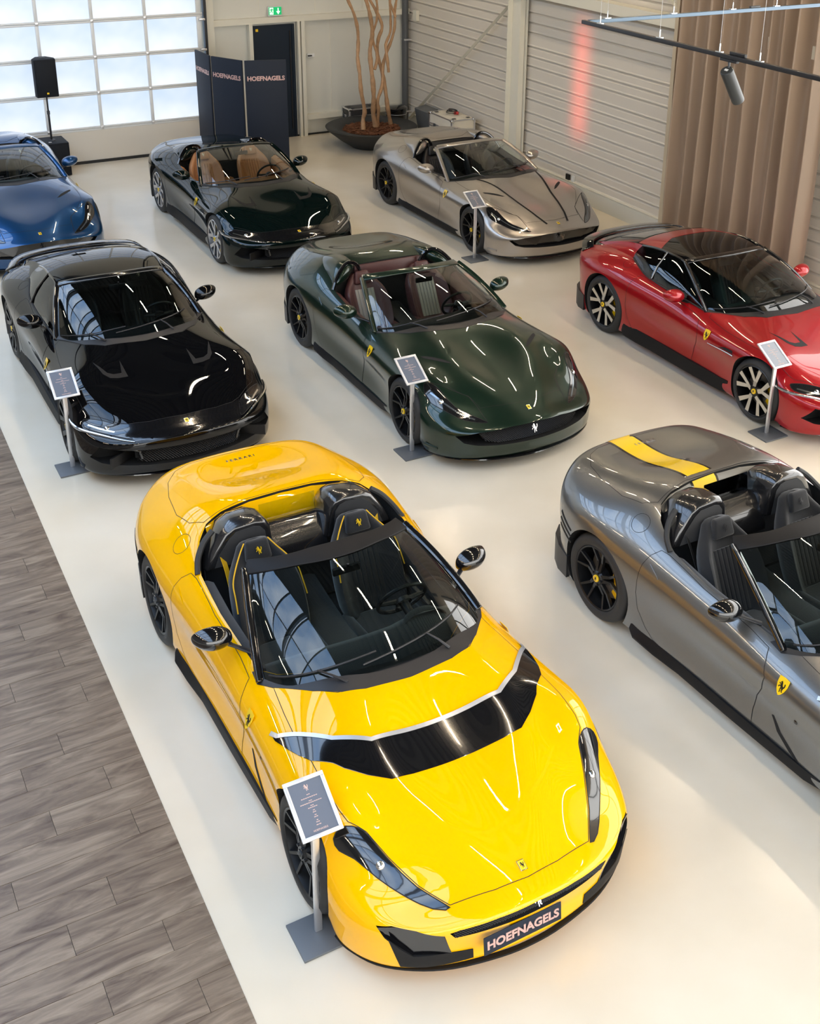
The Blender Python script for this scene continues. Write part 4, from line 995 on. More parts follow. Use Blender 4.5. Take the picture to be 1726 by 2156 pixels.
THEMES = {
 'yellow': dict(P='paint_yellow', rim='rim_dark', seat='alcantara', seat_centre='alcantara', seat_mark='shield_yellow', piping='belt_yellow', belt='belt_yellow', dash='alcantara', wheel='leather_black', card='alcantara', card2='leather_black', blade='gloss_black', blade_trim='stripe_silver', hub='rim_dark'),
 'grey': dict(P='paint_grey', rim='rim_black', seat='alcantara', seat_centre='alcantara', seat_mark='satin_black', belt='belt_black', dash='alcantara', wheel='leather_black', card='alcantara', card2='leather_black', blade='gloss_black', blade_trim='stripe_silver', stripe=True, hub='shield_yellow'),
 'green': dict(P='paint_green', rim='rim_black', seat='leather_bordeaux', seat_centre='leather_cream', seat_mark='mark_cream', belt='belt_black', dash='leather_black', wheel='leather_black', card='leather_bordeaux', card2='leather_cream'),
 'silver': dict(P='paint_silver', rim='rim_black', seat='leather_black', seat_centre='leather_black', seat_mark='mark_cream', belt='belt_black', dash='leather_black', wheel='leather_black', card='leather_black', card2='leather_black', grille='solid'),
 'blue': dict(P='paint_blue', rim='rim_black', seat='leather_black', seat_centre='leather_black', seat_mark='mark_cream', belt='belt_black', dash='leather_black', wheel='leather_black', card='leather_black', card2='leather_black', grille='solid'),
 'black': dict(P='paint_black', rim='rim_black', rim_face='rim_dark', seat='leather_black', seat_centre='leather_black', seat_mark='mark_cream', belt='belt_black', dash='leather_black', wheel='leather_black', card='leather_black', card2='leather_black', roof='paint_black'),
 'red': dict(P='paint_red', rim='rim_black', rim_face='rim_cut', seat='leather_teal', seat_centre='leather_black', seat_mark='mark_cream', belt='belt_black', dash='leather_black', wheel='leather_black', card='leather_black', card2='leather_black', roof='paint_black', roof_band='paint_red'),
 'racing': dict(P='paint_racing', rim='rim_silver', seat='leather_tan', seat_centre='leather_tan', seat_mark='mark_cream', belt='belt_black', dash='leather_tan', wheel='leather_black', card='leather_tan', card2='leather_tan'),
}
def finish(car, th):
    for o in car.children_recursive:
        if o.type == 'MESH':
            for sl in o.material_slots:
                pass
def build_car(fn, key, name, loc, rz, label, group=None, **k):
    th = THEMES[key]; MATS['P'] = MATS[th['P']]
    c = fn(name, th, loc, rz, **k); tag(c, label, 'car', group); return c
def copy_tree(o, parent=None):
    c = o.copy(); COL.objects.link(c); c.parent = parent
    for ch in list(o.children): copy_tree(ch, c)
    return c
def recolour(root, a, b):
    """swap theme a for theme b on a copied car (materials sit on the objects, the meshes stay shared)"""
    ta, tb = THEMES[a], THEMES[b]
    ov = {'body': 'P'}
    for o in root.children_recursive:
        if o.type != 'MESH': continue
        for sl in o.material_slots:
            if sl.material is MATS[ta['P']]: sl.material = MATS[tb['P']]
    def setk(names, key):
        for o in root.children_recursive:
            if o.name.split('.')[0] in names and o.type == 'MESH': o.material_slots[0].material = MATS[tb[key]]
    setk(('seat', 'seat_cushion', 'headrest'), 'seat'); setk(('quilting',), 'seat_centre'); setk(('headrest_emblem',), 'seat_mark')
    setk(('dashboard', 'instrument_binnacle', 'centre_tunnel'), 'dash'); setk(('door_card', 'rear_bulkhead', 'rear_shelf'), 'card'); setk(('armrest',), 'card2')
    setk(('rim_barrel', 'spokes'), 'rim'); setk(('seat_belt',), 'belt')
    setk(('hub_cap',), 'hub') if tb.get('hub') else None
    if 'rim_face' in tb:
        setk(('spoke_faces',), 'rim_face')

# ------------------------------------------------------------------ surfaces of the hall
def tex_mat(name, build):
    m = D.materials.new(name); nt, nd, lk = nodes(m); build(nt, nd['Principled BSDF'], lk); MATS[name] = m; return m
def mk_floor(nt, b, lk):
    tc = N(nt, 'ShaderNodeTexCoord'); nz = N(nt, 'ShaderNodeTexNoise'); nz.inputs['Scale'].default_value = .9; nz.inputs['Detail'].default_value = 4
    n2 = N(nt, 'ShaderNodeTexNoise'); n2.inputs['Scale'].default_value = 40
    cr = N(nt, 'ShaderNodeValToRGB'); cr.color_ramp.elements[0].color = (.69, .62, .49, 1); cr.color_ramp.elements[1].color = (.75, .69, .57, 1)
    cr.color_ramp.elements[0].position = .35; cr.color_ramp.elements[1].position = .65
    lk.new(tc.outputs['Object'], nz.inputs['Vector']); lk.new(tc.outputs['Object'], n2.inputs['Vector']); lk.new(nz.outputs[0], cr.inputs[0]); lk.new(cr.outputs[0], b.inputs['Base Color'])
    mr = N(nt, 'ShaderNodeMapRange'); mr.inputs[3].default_value = .14; mr.inputs[4].default_value = .24; lk.new(nz.outputs[0], mr.inputs[0]); lk.new(mr.outputs[0], b.inputs['Roughness'])
    bp = N(nt, 'ShaderNodeBump'); bp.inputs['Strength'].default_value = .02; bp.inputs['Distance'].default_value = .01; lk.new(n2.outputs[0], bp.inputs['Height']); lk.new(bp.outputs[0], b.inputs['Normal'])
    b.inputs['Specular IOR Level'].default_value = .5
tex_mat('epoxy', mk_floor)
def mk_plank(nt, b, lk):
    tc = N(nt, 'ShaderNodeTexCoord'); oi = N(nt, 'ShaderNodeObjectInfo'); mp = N(nt, 'ShaderNodeMapping'); mp.inputs['Scale'].default_value = (1.0, 6.5, 1)
    ad = N(nt, 'ShaderNodeVectorMath', operation='ADD'); cx = N(nt, 'ShaderNodeCombineXYZ'); mu = N(nt, 'ShaderNodeMath', operation='MULTIPLY'); mu.inputs[1].default_value = 37
    lk.new(oi.outputs['Random'], mu.inputs[0]); lk.new(mu.outputs[0], cx.inputs[0]); lk.new(mu.outputs[0], cx.inputs[1])
    lk.new(tc.outputs['Object'], ad.inputs[0]); lk.new(cx.outputs[0], ad.inputs[1]); lk.new(ad.outputs[0], mp.inputs['Vector'])
    nz = N(nt, 'ShaderNodeTexNoise'); nz.inputs['Scale'].default_value = 1.6; nz.inputs['Detail'].default_value = 8; nz.inputs['Distortion'].default_value = 1.2; nz.inputs['Roughness'].default_value = .62
    lk.new(mp.outputs[0], nz.inputs['Vector'])
    cr = N(nt, 'ShaderNodeValToRGB'); e = cr.color_ramp.elements; e[0].position = .30; e[0].color = (.078, .050, .033, 1); e[1].position = .72; e[1].color = (.31, .245, .178, 1)
    k = e.new(.50); k.color = (.180, .134, .094, 1)
    lk.new(nz.outputs[0], cr.inputs[0])
    n2 = N(nt, 'ShaderNodeTexNoise'); n2.inputs['Scale'].default_value = 5; n2.inputs['Detail'].default_value = 10; m2 = N(nt, 'ShaderNodeMapping'); m2.inputs['Scale'].default_value = (1, 30, 1)
    lk.new(ad.outputs[0], m2.inputs['Vector']); lk.new(m2.outputs[0], n2.inputs['Vector'])
    hs = N(nt, 'ShaderNodeHueSaturation'); mr = N(nt, 'ShaderNodeMapRange'); mr.inputs[3].default_value = .84; mr.inputs[4].default_value = 1.16; lk.new(n2.outputs[0], mr.inputs[0]); lk.new(mr.outputs[0], hs.inputs['Value'])
    lk.new(cr.outputs[0], hs.inputs['Color']); lk.new(hs.outputs[0], b.inputs['Base Color']); b.inputs['Roughness'].default_value = .38; b.inputs['Specular IOR Level'].default_value = .4
tex_mat('plank', mk_plank)
def mk_pane(gain, col, sc):
    def f(nt, b, lk):
        tc = N(nt, 'ShaderNodeTexCoord'); nz = N(nt, 'ShaderNodeTexNoise'); nz.inputs['Scale'].default_value = sc; nz.inputs['Detail'].default_value = 3
        cr = N(nt, 'ShaderNodeValToRGB'); e = cr.color_ramp.elements; e[0].position = .33; e[0].color = (*col[0], 1); e[1].position = .62; e[1].color = (*col[1], 1)
        lk.new(tc.outputs['Object'], nz.inputs['Vector']); lk.new(nz.outputs[0], cr.inputs[0]); lk.new(cr.outputs[0], b.inputs['Emission Color'])
        b.inputs['Emission Strength'].default_value = gain; b.inputs['Base Color'].default_value = (.1, .1, .1, 1); b.inputs['Roughness'].default_value = .3
    return f
tex_mat('door_pane', mk_pane(DOOR_GAIN, ((.50, .66, .93), (.86, .92, 1.0)), .8))
tex_mat('sky_pane', mk_pane(SKY_GAIN, ((.16, .34, .66), (.62, .76, .95)), .35))
tex_mat('front_pane', mk_pane(FRONT_GAIN, ((1.0, .97, .92), (1.0, 1.0, .98)), .25))
mat('tube_light', (1, 1, 1), emit=(1.0, .80, .56), es=150)
mat('siding', (.68, .635, .56), .42)
mat('panel_white', (.66, .66, .60), .5, noise=.03, nscale=2)
mat('trim_cream', (.72, .70, .60), .45)
mat('door_cream', (.72, .68, .60), .5)
mat('frame_white', (.74, .76, .76), .4)
mat('door_navy', (.005, .013, .026), .5, spec=.3)
mat('screen_navy', (.010, .016, .030), .6, spec=.3)
mat('logo_rose', (.62, .40, .36), .4, .3)
mat('ceiling', (.045, .052, .050), .6)
mat('beam_dark', (.035, .04, .042), .5)
mat('steel_dark', (.05, .055, .06), .5)
mat('speaker_black', (.006, .008, .012), .65, spec=.25, bump=.2, nscale=300)
mat('case_white', (.70, .66, .56), .45)
mat('case_black', (.02, .02, .022), .4)
mat('bowl_grey', (.018, .020, .022), .55)
mat('bark', (.13, .045, .015), .9, noise=.6, nscale=40, bump=.6)
mat('wood_branch', (.42, .25, .13), .6, noise=.35, nscale=14, bump=.5)
mat('curtain', (.34, .255, .185), .36, sheen=.3)
mat('curtain_edge', (.55, .47, .34), .5)
mat('stand_grey', (.13, .14, .15), .45, .2)
mat('frame_alu', (.80, .80, .82), .3, .5)
mat('paper_navy', (.13, .15, .19), .28, coat=.6)  # navy lightened so the frame's reflection sits in the colour
mat('print_rose', (.60, .42, .36), .5)
mat('sign_green', (.0, .35, .10), .4, emit=(.0, .42, .14), es=.6)
mat('sign_white', (.9, .95, .9), .4, emit=(.8, 1, .85), es=.6)
mat('track_blue', (.13, .19, .26), .35, .4)
mat('track_black', (.010, .010, .012), .45)
mat('cable', (.6, .6, .6), .4, .6)
mat('red_plastic', (.5, .02, .01), .4)
mat('pole_grey', (.08, .085, .09), .45)
mat('lamp_grey', (.028, .033, .037), .35)

# floor, wood strip
def part_box(name, c, d, key, parent=None, **k):
    mb = MB(); mb.box((0, 0, 0), d); o = mb.build(name, key, parent, **k); o.location = c; return o
def abs_box(name, c, d, key):
    mb = MB(); mb.box(c, d); return mb.build(name, key)
fl = part_box('floor', (4.75, 9, -.06), (25.5, 27, .12), 'epoxy'); structure(fl)
XE = lambda y: 1.262+.0148*y
mb = MB(); mb.prism([(-1.5, 1.5), (XE(1.5)-.002, 1.5), (XE(13.5)-.002, 13.5), (-1.5, 13.5)], lambda a, b, h: (a, b, h), .0005, .003)
wf = mb.build('wood_floor', 'gap'); structure(wf, 'grey brown wood plank floor strip along the left of the hall'); rnd = random.Random(3)
PW = .226; known = {6: None}
y = 1.5+.138; r = 0
while y < 13.4:
    x = XE(y)-.02; off = [.62, 1.07, .30, 1.166, .60, .93, .12, .75][r % 8]; x1 = XE(y+PW/2); cuts = [x1]; c = x1-[.19, .64, .25, .73, .45, .95][r % 6]
    while c > -1.4: cuts.append(c); c -= 1.28
    cuts.append(-1.5)
    for a, b in zip(cuts[1:], cuts[:-1]):
        if b-a < .05: continue
        if b < -.9: break
        p = MB(); w = (b-a)/2-.0007; h = PW/2-.0007; dx = .0148*PW/2 if b == x1 else 0
        p.add([(-w, -h, 0), (w-dx, -h, 0), (w+dx, h, 0), (-w, h, 0), (-w+.001, -h+.001, .003), (w-dx-.001, -h+.001, .003), (w+dx-.001, h-.001, .003), (-w+.001, h-.001, .003)], [(3, 2, 1, 0), (4, 5, 6, 7), (0, 1, 5, 4), (1, 2, 6, 5), (2, 3, 7, 6), (3, 0, 4, 7)])
        o = p.build('plank', 'plank', wf, fixn=False); o.location = ((a+b)/2, y+PW/2, .003)
    y += PW; r += 1

# right wall: profiled siding on a plinth
XR = 11.45
wr = abs_box('wall_right', (XR+.16, 8, 3.8), (.2, 28.4, 7.6), 'siding'); structure(wr)
z = .255; pitch = .565
BY0, BY1 = 9.45, 21.9
while z < 7.4:
    mb = MB()
    prof = []
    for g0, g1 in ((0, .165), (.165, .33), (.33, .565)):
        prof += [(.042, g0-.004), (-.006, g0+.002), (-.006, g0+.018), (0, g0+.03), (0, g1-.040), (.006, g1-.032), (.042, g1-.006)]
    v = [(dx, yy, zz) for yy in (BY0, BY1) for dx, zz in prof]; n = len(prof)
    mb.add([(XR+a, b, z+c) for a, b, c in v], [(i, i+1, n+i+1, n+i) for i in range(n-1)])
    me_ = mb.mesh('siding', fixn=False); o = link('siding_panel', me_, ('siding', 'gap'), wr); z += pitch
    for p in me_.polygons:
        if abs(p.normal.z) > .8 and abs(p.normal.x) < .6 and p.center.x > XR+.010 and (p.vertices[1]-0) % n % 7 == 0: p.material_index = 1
part_box('plinth', (XR-.01, 15.7, .125), (.10, 12.6, .25), 'panel_white', wr)
part_box('wall_trim', (XR-.02, 15.7, .262), (.07, 12.6, .014), 'trim_cream', wr)
# steel column, purlin and braces stand proud of the siding
col = part_box('trim_1', (XR-.13, 17.48, 3.7), (.10, .26, 7.4), 'trim_cream'); structure(col)
part_box('column_flange', (.07, -.02, 0), (.02, .31, 7.4), 'trim_cream', col); part_box('column_web', (-.06, .125, 0), (.16, .02, 7.4), 'trim_cream', col)
pl = part_box('trim_2', (XR-.13, 13.5, 3.22), (.22, 8.2, .16), 'trim_cream'); structure(pl)
mb = MB(); mb.tube([(XR-.10, 21.5, .18), (XR-.10, 17.75, 2.95), (XR-.10, 14.3, 5.5)], .045, 4, flat=.5); structure(mb.build('trim_3', 'trim_cream'))
mb = MB(); mb.tube([(XR-.10, 17.4, 5.4), (XR-.10, 12.6, 3.0)], .045, 4, flat=.5); structure(mb.build('trim_4', 'trim_cream'))
# glazed part of the right wall, nearer than the frame shows
part_box('window_sill', (XR, 2.0, .15), (.2, 14.8, .3), 'trim_cream', wr)
win = MB(); win.box((XR+.02, 1.9, 3.05), (.02, 14.6, 5.2)); structure(win.build('window_2', 'front_pane'))
for i in range(11): part_box('window_mullion', (XR-.05, -5.2+i*1.46, 3.05), (.10, .07, 5.3), 'steel_dark', wr)
for zz in (2.0, 3.8): part_box('window_transom', (XR-.05, 1.9, zz), (.10, 14.6, .07), 'steel_dark', wr)
part_box('outlet', (XR-.02, 15.95, .31), (.03, .10, .10), 'gap', wr); part_box('outlet', (XR-.02, 15.80, .29), (.03, .06, .16), 'frame_white', wr)
part_box('junction_box', (XR-.04, 21.35, 2.26), (.07, .14, .20), 'trim_cream', wr)

# back wall
YB = 21.8
wb_ = abs_box('wall_back', (9.4, YB+.12, 3.8), (4.6, .2, 7.6), 'panel_white'); structure(wb_)
wl_ = part_box('wall_back_left', (-3.3, YB+.12, 3.8), (9.4, .2, 7.6), 'panel_white'); structure(wl_)
wt_ = part_box('wall_back_top', (4.4, YB+.12, 6.1), (6.2, .2, 3.0), 'panel_white'); structure(wt_)
for x in (7.36, 8.30, 9.45, 10.45, 11.3): part_box('panel_seam', (x, YB+.018, 4.9), (.008, .008, 5.0), 'trim_cream', wb_)
for x in (9.75, 10.62): part_box('panel_seam', (x, YB+.018, 1.3), (.008, .008, 1.9), 'trim_cream', wb_)
rail = part_box('trim_5', (9.38, YB-.03, 2.29), (4.15, .12, .11), 'trim_cream'); structure(rail)
rail = part_box('trim_6', (10.28, YB-.03, .37), (2.2, .12, .10), 'trim_cream'); structure(rail)
rail = part_box('baseboard_back', (9.4, YB, .012), (4.2, .05, .025), 'gap'); structure(rail)
dr = empty('door_2', (8.55, YB-.02, 0)); dr['kind'] = 'structure'
part_box('door_leaf', (0, .0, 1.10), (.86, .04, 2.18), 'door_navy', dr); part_box('door_edge', (.33, -.03, 1.12), (.02, .02, 1.9), 'gap', dr); part_box('door_sign', (-.33, -.025, 2.11), (.05, .006, .05), 'shield_yellow', dr)
part_box('door_leaf_frame', (.40, -.02, 1.10), (.05, .03, 2.18), 'door_navy', dr)
part_box('door_jamb', (-.47, -.03, 1.12), (.07, .12, 2.24), 'trim_cream', dr); part_box('door_jamb', (.50, -.03, 1.12), (.05, .10, 2.24), 'trim_cream', dr); part_box('door_jamb', (.585, -.03, 1.12), (.07, .12, 2.24), 'trim_cream', dr)
hd = empty('door_3', (9.32, YB-.01, 0)); hd['kind'] = 'structure'
part_box('lock_plate', (0, 0, 1.56), (.15, .02, .07), 'frame_white', hd); part_box('handle', (-.03, -.03, 1.56), (.08, .03, .02), 'gap', hd)

# garage section door: translucent panes in aluminium frames
YD = 21.55
gd = empty('door_1', (4.17, YD, 0)); gd['kind'] = 'structure'
PX = [7.03-.0-i*0 for i in range(1)]
cols = [7.06, 6.045, 5.107, 4.171, 3.234, 2.298, 1.36, .42]
zr_ = [.626, 1.253, 1.880, 2.507, 3.134, 3.761, 4.388]
for i in range(len(cols)-1):
    x1, x0 = cols[i], cols[i+1]
    for k in range(len(zr_)-1):
        part_box('pane', ((x0+x1)/2-4.17, .012, (zr_[k]+zr_[k+1])/2), (x1-x0-.05, .012, .565), 'door_pane', gd)
        part_box('hinge', (x0-4.17, -.03, zr_[k]), (.05, .015, .05), 'alu', gd, bevel=.004)
for x in cols: 
    for k in range(len(zr_)-1): part_box('stile', (x-4.17-(.03 if x == cols[0] else 0), 0, (zr_[k]+zr_[k+1])/2), (.06 if x != cols[0] else .09, .045, .58), 'frame_white', gd, bevel=.005)
for k, z in enumerate(zr_):
    for dz in (-.019, .019): part_box('rail', (3.74-4.17, -.002, z+dz), (6.72, .05, .034), 'frame_white', gd, bevel=.005)
part_box('bottom_panel', (3.74-4.17, 0, .325), (6.72, .045, .56), 'door_cream', gd); part_box('door_seal', (3.74-4.17, -.01, .025), (6.72, .06, .05), 'rubber', gd)
part_box('door_track', (7.14-4.17, -.02, 2.4), (.05, .10, 4.8), 'track_black', gd)
for z in (1.88, 2.42): part_box('roller_bracket', (7.08-4.17, -.05, z), (.11, .05, .04), 'alu', gd, bevel=.006)
mb = MB()
for dx, w_ in ((.07, 0), (.10, .015), (.13, -.01)): mb.tube([(7.14+dx-4.17+w_*sin(i*1.7), .10, .2+i*.5) for i in range(10)], .006, 5)
mb.build('door_cable', 'cable', gd)
part_box('door_return', (7.26-4.17, .12, 3.7), (.16, .12, 7.4), 'trim_cream', gd)

# left, front walls and roof
mat('wall_dark', (.16, .15, .14), .6)  # one even dark grey for the left wall
structure(part_box('wall_left', (-7.6, 8, 3.8), (.2, 28, 7.6), 'wall_dark'))
wf_ = part_box('wall_front', (1.9, -5.6, .5), (19.2, .2, 1.0), 'panel_white'); structure(wf_)
part_box('window_head', (0, 0, 6.5), (19.2, .2, 1.2), 'panel_white', wf_)
win = MB(); win.box((1.9, -5.65, 3.65), (19.0, .02, 5.3)); structure(win.build('window_3', 'front_pane'))
for i in range(14): part_box('window_mullion', (-9.5+i*1.46, .06, 3.0), (.07, .10, 5.4), 'steel_dark', wf_)
def ceiling_piece(x0, x1):
    mb = MB(); n = int((x1-x0)/.30); rows = []
    for i in range(n+1):
        x = x0+(x1-x0)*i/n; w = (x1-x0)/n
        if i < n: rows += [(x, 7.62), (x+w*.35, 7.62), (x+w*.45, 7.52), (x+w*.9, 7.52), (x+w, 7.62)]
    k = len(rows); mb.add([(a, yy, b) for yy in (-5.6, 22) for a, b in rows], [(i, k+i, k+i+1, i+1) for i in range(k-1)]); return mb
cl = ceiling_piece(-7.6, -3.5).build('ceiling', 'ceiling', fixn=False); structure(cl)
c2 = ceiling_piece(1.6, 11.6).build('ceiling', 'ceiling', fixn=False); structure(c2)
for i in range(9):
    mb = MB(); mb.box((2.0, -5.0+i*3.3, 7.28), (19, .14, .34)); mb.build('roof_beam', 'beam_dark', c2)
sk = empty('window_4', (-.95, 8, 7.7)); sk['kind'] = 'structure'
for i in range(18):
    for s in (-1, 1): part_box('sky_pane', (s*1.27, -12.9+i*1.53, 0), (2.46, 1.45, .02), 'sky_pane', sk)
    part_box('sky_bar', (0, -12.9+i*1.53+.765, -.04), (5.1, .07, .09), 'steel_dark', sk)
part_box('sky_ridge', (0, 0, -.05), (.08, 27, .10), 'steel_dark', sk)
for s in (-1, 1): part_box('sky_kerb', (s*2.56, 0, -.12), (.06, 27, .40), 'ceiling', sk)
g = 0
for x in (-3.9, 5.0, 9.9):
    y = -3.5
    while y < 21:
        t = empty('tube_lamp', (x, y, 6.95)); tag(t, 'slim white linear lamp hanging below the dark roof', 'lamp', 'linear lamps under the roof')
        part_box('lamp_housing', (0, 0, .03), (.06, 1.3, .05), 'frame_white', t); part_box('lamp_tube', (0, 0, 0), (.036, 1.15, .02), 'tube_light', t)
        mb = MB(); 
        for yy in (-.5, .5): mb.tube([(0, yy, .05), (0, yy, .16)], .004, 4)
        mb.build('lamp_wire', 'cable', t); y += 2.3

# ------------------------------------------------------------------ the cars
def place(fn, key, loc, rz, label, **k): return build_car(fn, key, 'sports_car', loc, rz, label, **k)
yel = place(competition, 'yellow', (2.787, 4.787, 0), -1.569, 'bright yellow open sports car with black bonnet blade in the foreground')
gry = copy_tree(yel); gry.location = (5.903, 3.468, 0); gry.rotation_euler = (0, 0, -1.553)

gry['label'] = 'grey open sports car with a yellow stripe over its rear deck'
recolour(gry, 'yellow', 'grey')
for o in list(gry.children_recursive):
    if o.name.startswith('piping'): D.objects.remove(o)
def deck_stripe(car, sf):
    prof = [(-2.30, .93), (-2.40, .955), (-2.48, 1.02), (-2.53, 1.09), (-2.57, 1.118)]
    for nm, w, off, k in (('stripe_edge', .27, .0030, 'gloss_black'), ('deck_stripe', .225, .0040, 'stripe_yellow')):
        patch(nm, sf, [(-2.60, w/2-.12), (-2.60, -w/2-.12), (-3.58, -w/2-.12), (-3.58, w/2-.12)], k, car, off=off, sp=.06)
        v = [(x+off, y, z+off*1.8) for x, z in prof for y in (-w/2-.12, -.12, w/2-.12)]
        link('stripe_lower', new_mesh('s', v, [(i*3+j, i*3+j+1, (i+1)*3+j+1, (i+1)*3+j) for i in range(4) for j in range(2)]), k, car)
deck_stripe(gry, SURF['r'])
grn = place(roadster, 'green', (5.864, 9.425, 0), -1.586, 'dark green open sports car with bordeaux seats in the centre of the hall')
sil = place(roadster, 'silver', (9.419, 14.137, 0), -1.572, 'silver open sports car beside the profiled right wall')
blu = copy_tree(sil); blu.location = (2.848, 16.943, 0); blu.rotation_euler = (0, 0, -1.568)
blu['label'] = 'metallic blue open sports car cut off at the left edge near the section door'
recolour(blu, 'silver', 'blue')
for s_ in (1, -1):
    ribbon('bonnet_accent', SURF['r'], [(-.90, s_*.66), (-.70, s_*.55), (-.45, s_*.475), (-.20, s_*.41), (.10, s_*.34), (.38, s_*.29), (.62, s_*.235), (.80, s_*.175)], sil, keys='matte_black', width=.030, off=.0035)
blk = place(grand_tourer, 'black', (2.85, 10.654, 0), -1.581, 'black closed coupe with black roof, behind the yellow car')
red = place(grand_tourer, 'red', (9.296, 8.127, 0), -1.591, 'red coupe with black roof in front of the brown curtain')
rac = place(grand_tourer, 'racing', (5.997, 15.398, 0), -1.583, 'very dark green open car with tan seats and silver wheels', spider=True)

# dealer plate on the yellow car
pl = empty('number_plate', (0, 0, 0)); pl.parent = yel; pl.location = (.985, -.095, .305); pl.rotation_euler = (0, -.10, 0)
mb = MB(); mb.box((.012, 0, 0), (.006, .49, .118)); mb.build('plate_board', 'screen_navy', pl, bevel=.003)
t = text_mesh('HOEFNAGELS', .074, .0015, .0026); t.transform(Matrix.Translation((.0165, 0, -.002)) @ Matrix(((0, 0, 1, 0), (1, 0, 0, 0), (0, 1, 0, 0), (0, 0, 0, 1)))); link('plate_lettering', t, 'logo_rose', pl)
mb = MB(); mb.box((-.01, 0, 0), (.05, .12, .03)); mb.build('plate_bracket', 'gloss_black', pl)

# ------------------------------------------------------------------ information stands
def info_stand(loc, label, rz=0., tilt=.55):
    st = empty('information_stand', loc, rz); tag(st, label, 'sign stand')
    mb = MB(); mb.box((0, 0, .008), (.30, .27, .016)); mb.build('base_plate', 'stand_grey', st, bevel=.003)
    mb = MB(); mb.box((0, .02, .42), (.045, .022, .83)); mb.build('pole', 'alu', st, bevel=.006, seg=3)
    f = MB(); W, H = .235, .325; b = .022
    for c, d in (((0, H/2-b/2, 0), (W, b, .014)), ((0, -H/2+b/2, 0), (W, b, .014)), ((W/2-b/2, 0, 0), (b, H-2*b, .014)), ((-W/2+b/2, 0, 0), (b, H-2*b, .014))): f.box(c, d)
    fo = f.build('frame', 'frame_alu', st, bevel=.003); fo.location = (.01, .06, .875); fo.rotation_euler = (tilt, 0, 0)
    mb = MB(); mb.box((0, 0, -.002), (W-2*b+.004, H-2*b+.004, .006)); mb.build('sheet', 'paper_navy', fo)
    mb = MB(); mb.box((0, 0, -.008), (W-.01, H-.01, .004)); mb.box((0, -.02, -.02), (.06, .08, .025)); mb.build('frame_back', 'stand_grey', fo)
    v, fc = flat_poly([((a-.5)*.030, .105+(c-.5)*.038) for a, c in HORSE], .0004); link('printed_emblem', new_mesh('h', [(x, y, z+.0012) for x, y, z in v], fc, False), 'print_rose', fo)
    mb = MB()
    for y, w in ((.068, .02), (.052, .095), (.034, .02), (.024, .125), (.008, .02), (-.002, .055), (-.018, .012), (-.028, .02), (-.044, .012), (-.054, .024), (-.072, .010), (-.082, .022), (-.096, .03)):
        n = max(2, int(w/.011)); x = -w/2
        for i in range(n):
            ww = w/n*.8; mb.box((x+ww/2, y, .0015), (ww, .0042, .0004)); x += w/n
    mb.build('printed_lines', 'print_rose', fo)
    t = text_mesh('HOEFNAGELS', .0135, .0002, .0002); t.transform(Matrix.Translation((0, -.122, .0014))); link('printed_name', t, 'print_rose', fo)
    return st
info_stand((1.83, 4.52, 0), 'grey information stand with tilted framed sheet in front of the yellow car')
info_stand((1.885, 10.44, 0), 'grey information stand with tilted framed sheet beside the black coupe')
info_stand((4.90, 9.20, 0), 'grey information stand with tilted framed sheet by the dark green car')
info_stand((8.30, 7.83, 0), 'grey information stand with glare on its sheet beside the red coupe')
info_stand((8.375, 13.85, 0), 'small grey information stand with framed sheet beside the silver car')

# ------------------------------------------------------------------ folding screens with lettering
def screen(p0, p1, label, H=2.0):
    p0, p1 = Vector((*p0, 0)), Vector((*p1, 0)); d = p1-p0; W = d.length; c = (p0+p1)/2; rz = math.atan2(d.y, d.x)
    s = empty('display_screen', c, rz); tag(s, label, 'screen', None)
    mb = MB(); mb.box((0, 0, H/2+.01), (W, .035, H)); mb.build('screen_panel', 'screen_navy', s, bevel=.004)
    t = text_mesh('HOEFNAGELS', .106*W/.72, .001, .0040); t.transform(Matrix.Translation((0, -.0195, H-.30)) @ Matrix.Rotation(pi/2, 4, 'X')); link('screen_lettering', t, 'logo_rose', s)
    mb = MB()
    for q in (-1, 1): mb.box((q*(W/2-.05), 0, .006), (.04, .12, .012))
    mb.build('screen_foot', 'steel_dark', s)
screen((7.09, 19.43), (7.77, 19.24), 'dark navy display screen standing nearest, right of the three')
screen((6.74, 20.09), (7.06, 19.46), 'dark navy display screen angled between the other two')
screen((6.70, 20.82), (6.72, 20.13), 'narrow looking navy display screen farthest back, seen nearly edge on')

# ------------------------------------------------------------------ speaker and subwoofer
sb = empty('subwoofer', (4.14, 21.12, 0)); tag(sb, 'black subwoofer box standing on the floor by the section door', 'speaker')
mb = MB(); mb.box((0, 0, .30), (.42, .55, .58)); mb.build('cabinet', 'speaker_black', sb, bevel=.012, seg=3); mb = MB(); mb.box((0, -.279, .30), (.36, .01, .50)); mb.build('front_grille', 'speaker_black', sb, bevel=.004)
mb = MB(); mb.lathe([(0, .02), (.045, .015), (.05, 0)], 16, c=(0, 0, .59)); mb.build('pole_socket', 'steel_dark', sb)
mb = MB(); mb.box((-.08, -.16, .594), (.05, .03, .012)); mb.build('top_plate', 'alu', sb)
sp = empty('loudspeaker', (4.12, 21.12, .605)); tag(sp, 'black loudspeaker on a pole above the subwoofer', 'speaker')
mb = MB(); mb.tube([(0, 0, 0), (0, 0, .50)], .018, 10); mb.tube([(0, 0, .45), (0, 0, .78)], .014, 10); mb.build('pole', 'track_black', sp, smooth=True)
mb = MB(); mb.tube([(0, 0, .44), (0, 0, .50)], .026, 10); mb.build('pole_clamp', 'steel_dark', sp, smooth=True)
cb_ = MB(); cb_.prism([(-.18, -.16), (.18, -.16), (.19, -.02), (.09, .17), (-.09, .17), (-.19, -.02)], lambda a, b, h: (a, b, h), .76, 1.40)
cab = cb_.build('cabinet', 'speaker_black', sp, bevel=.015, seg=3)
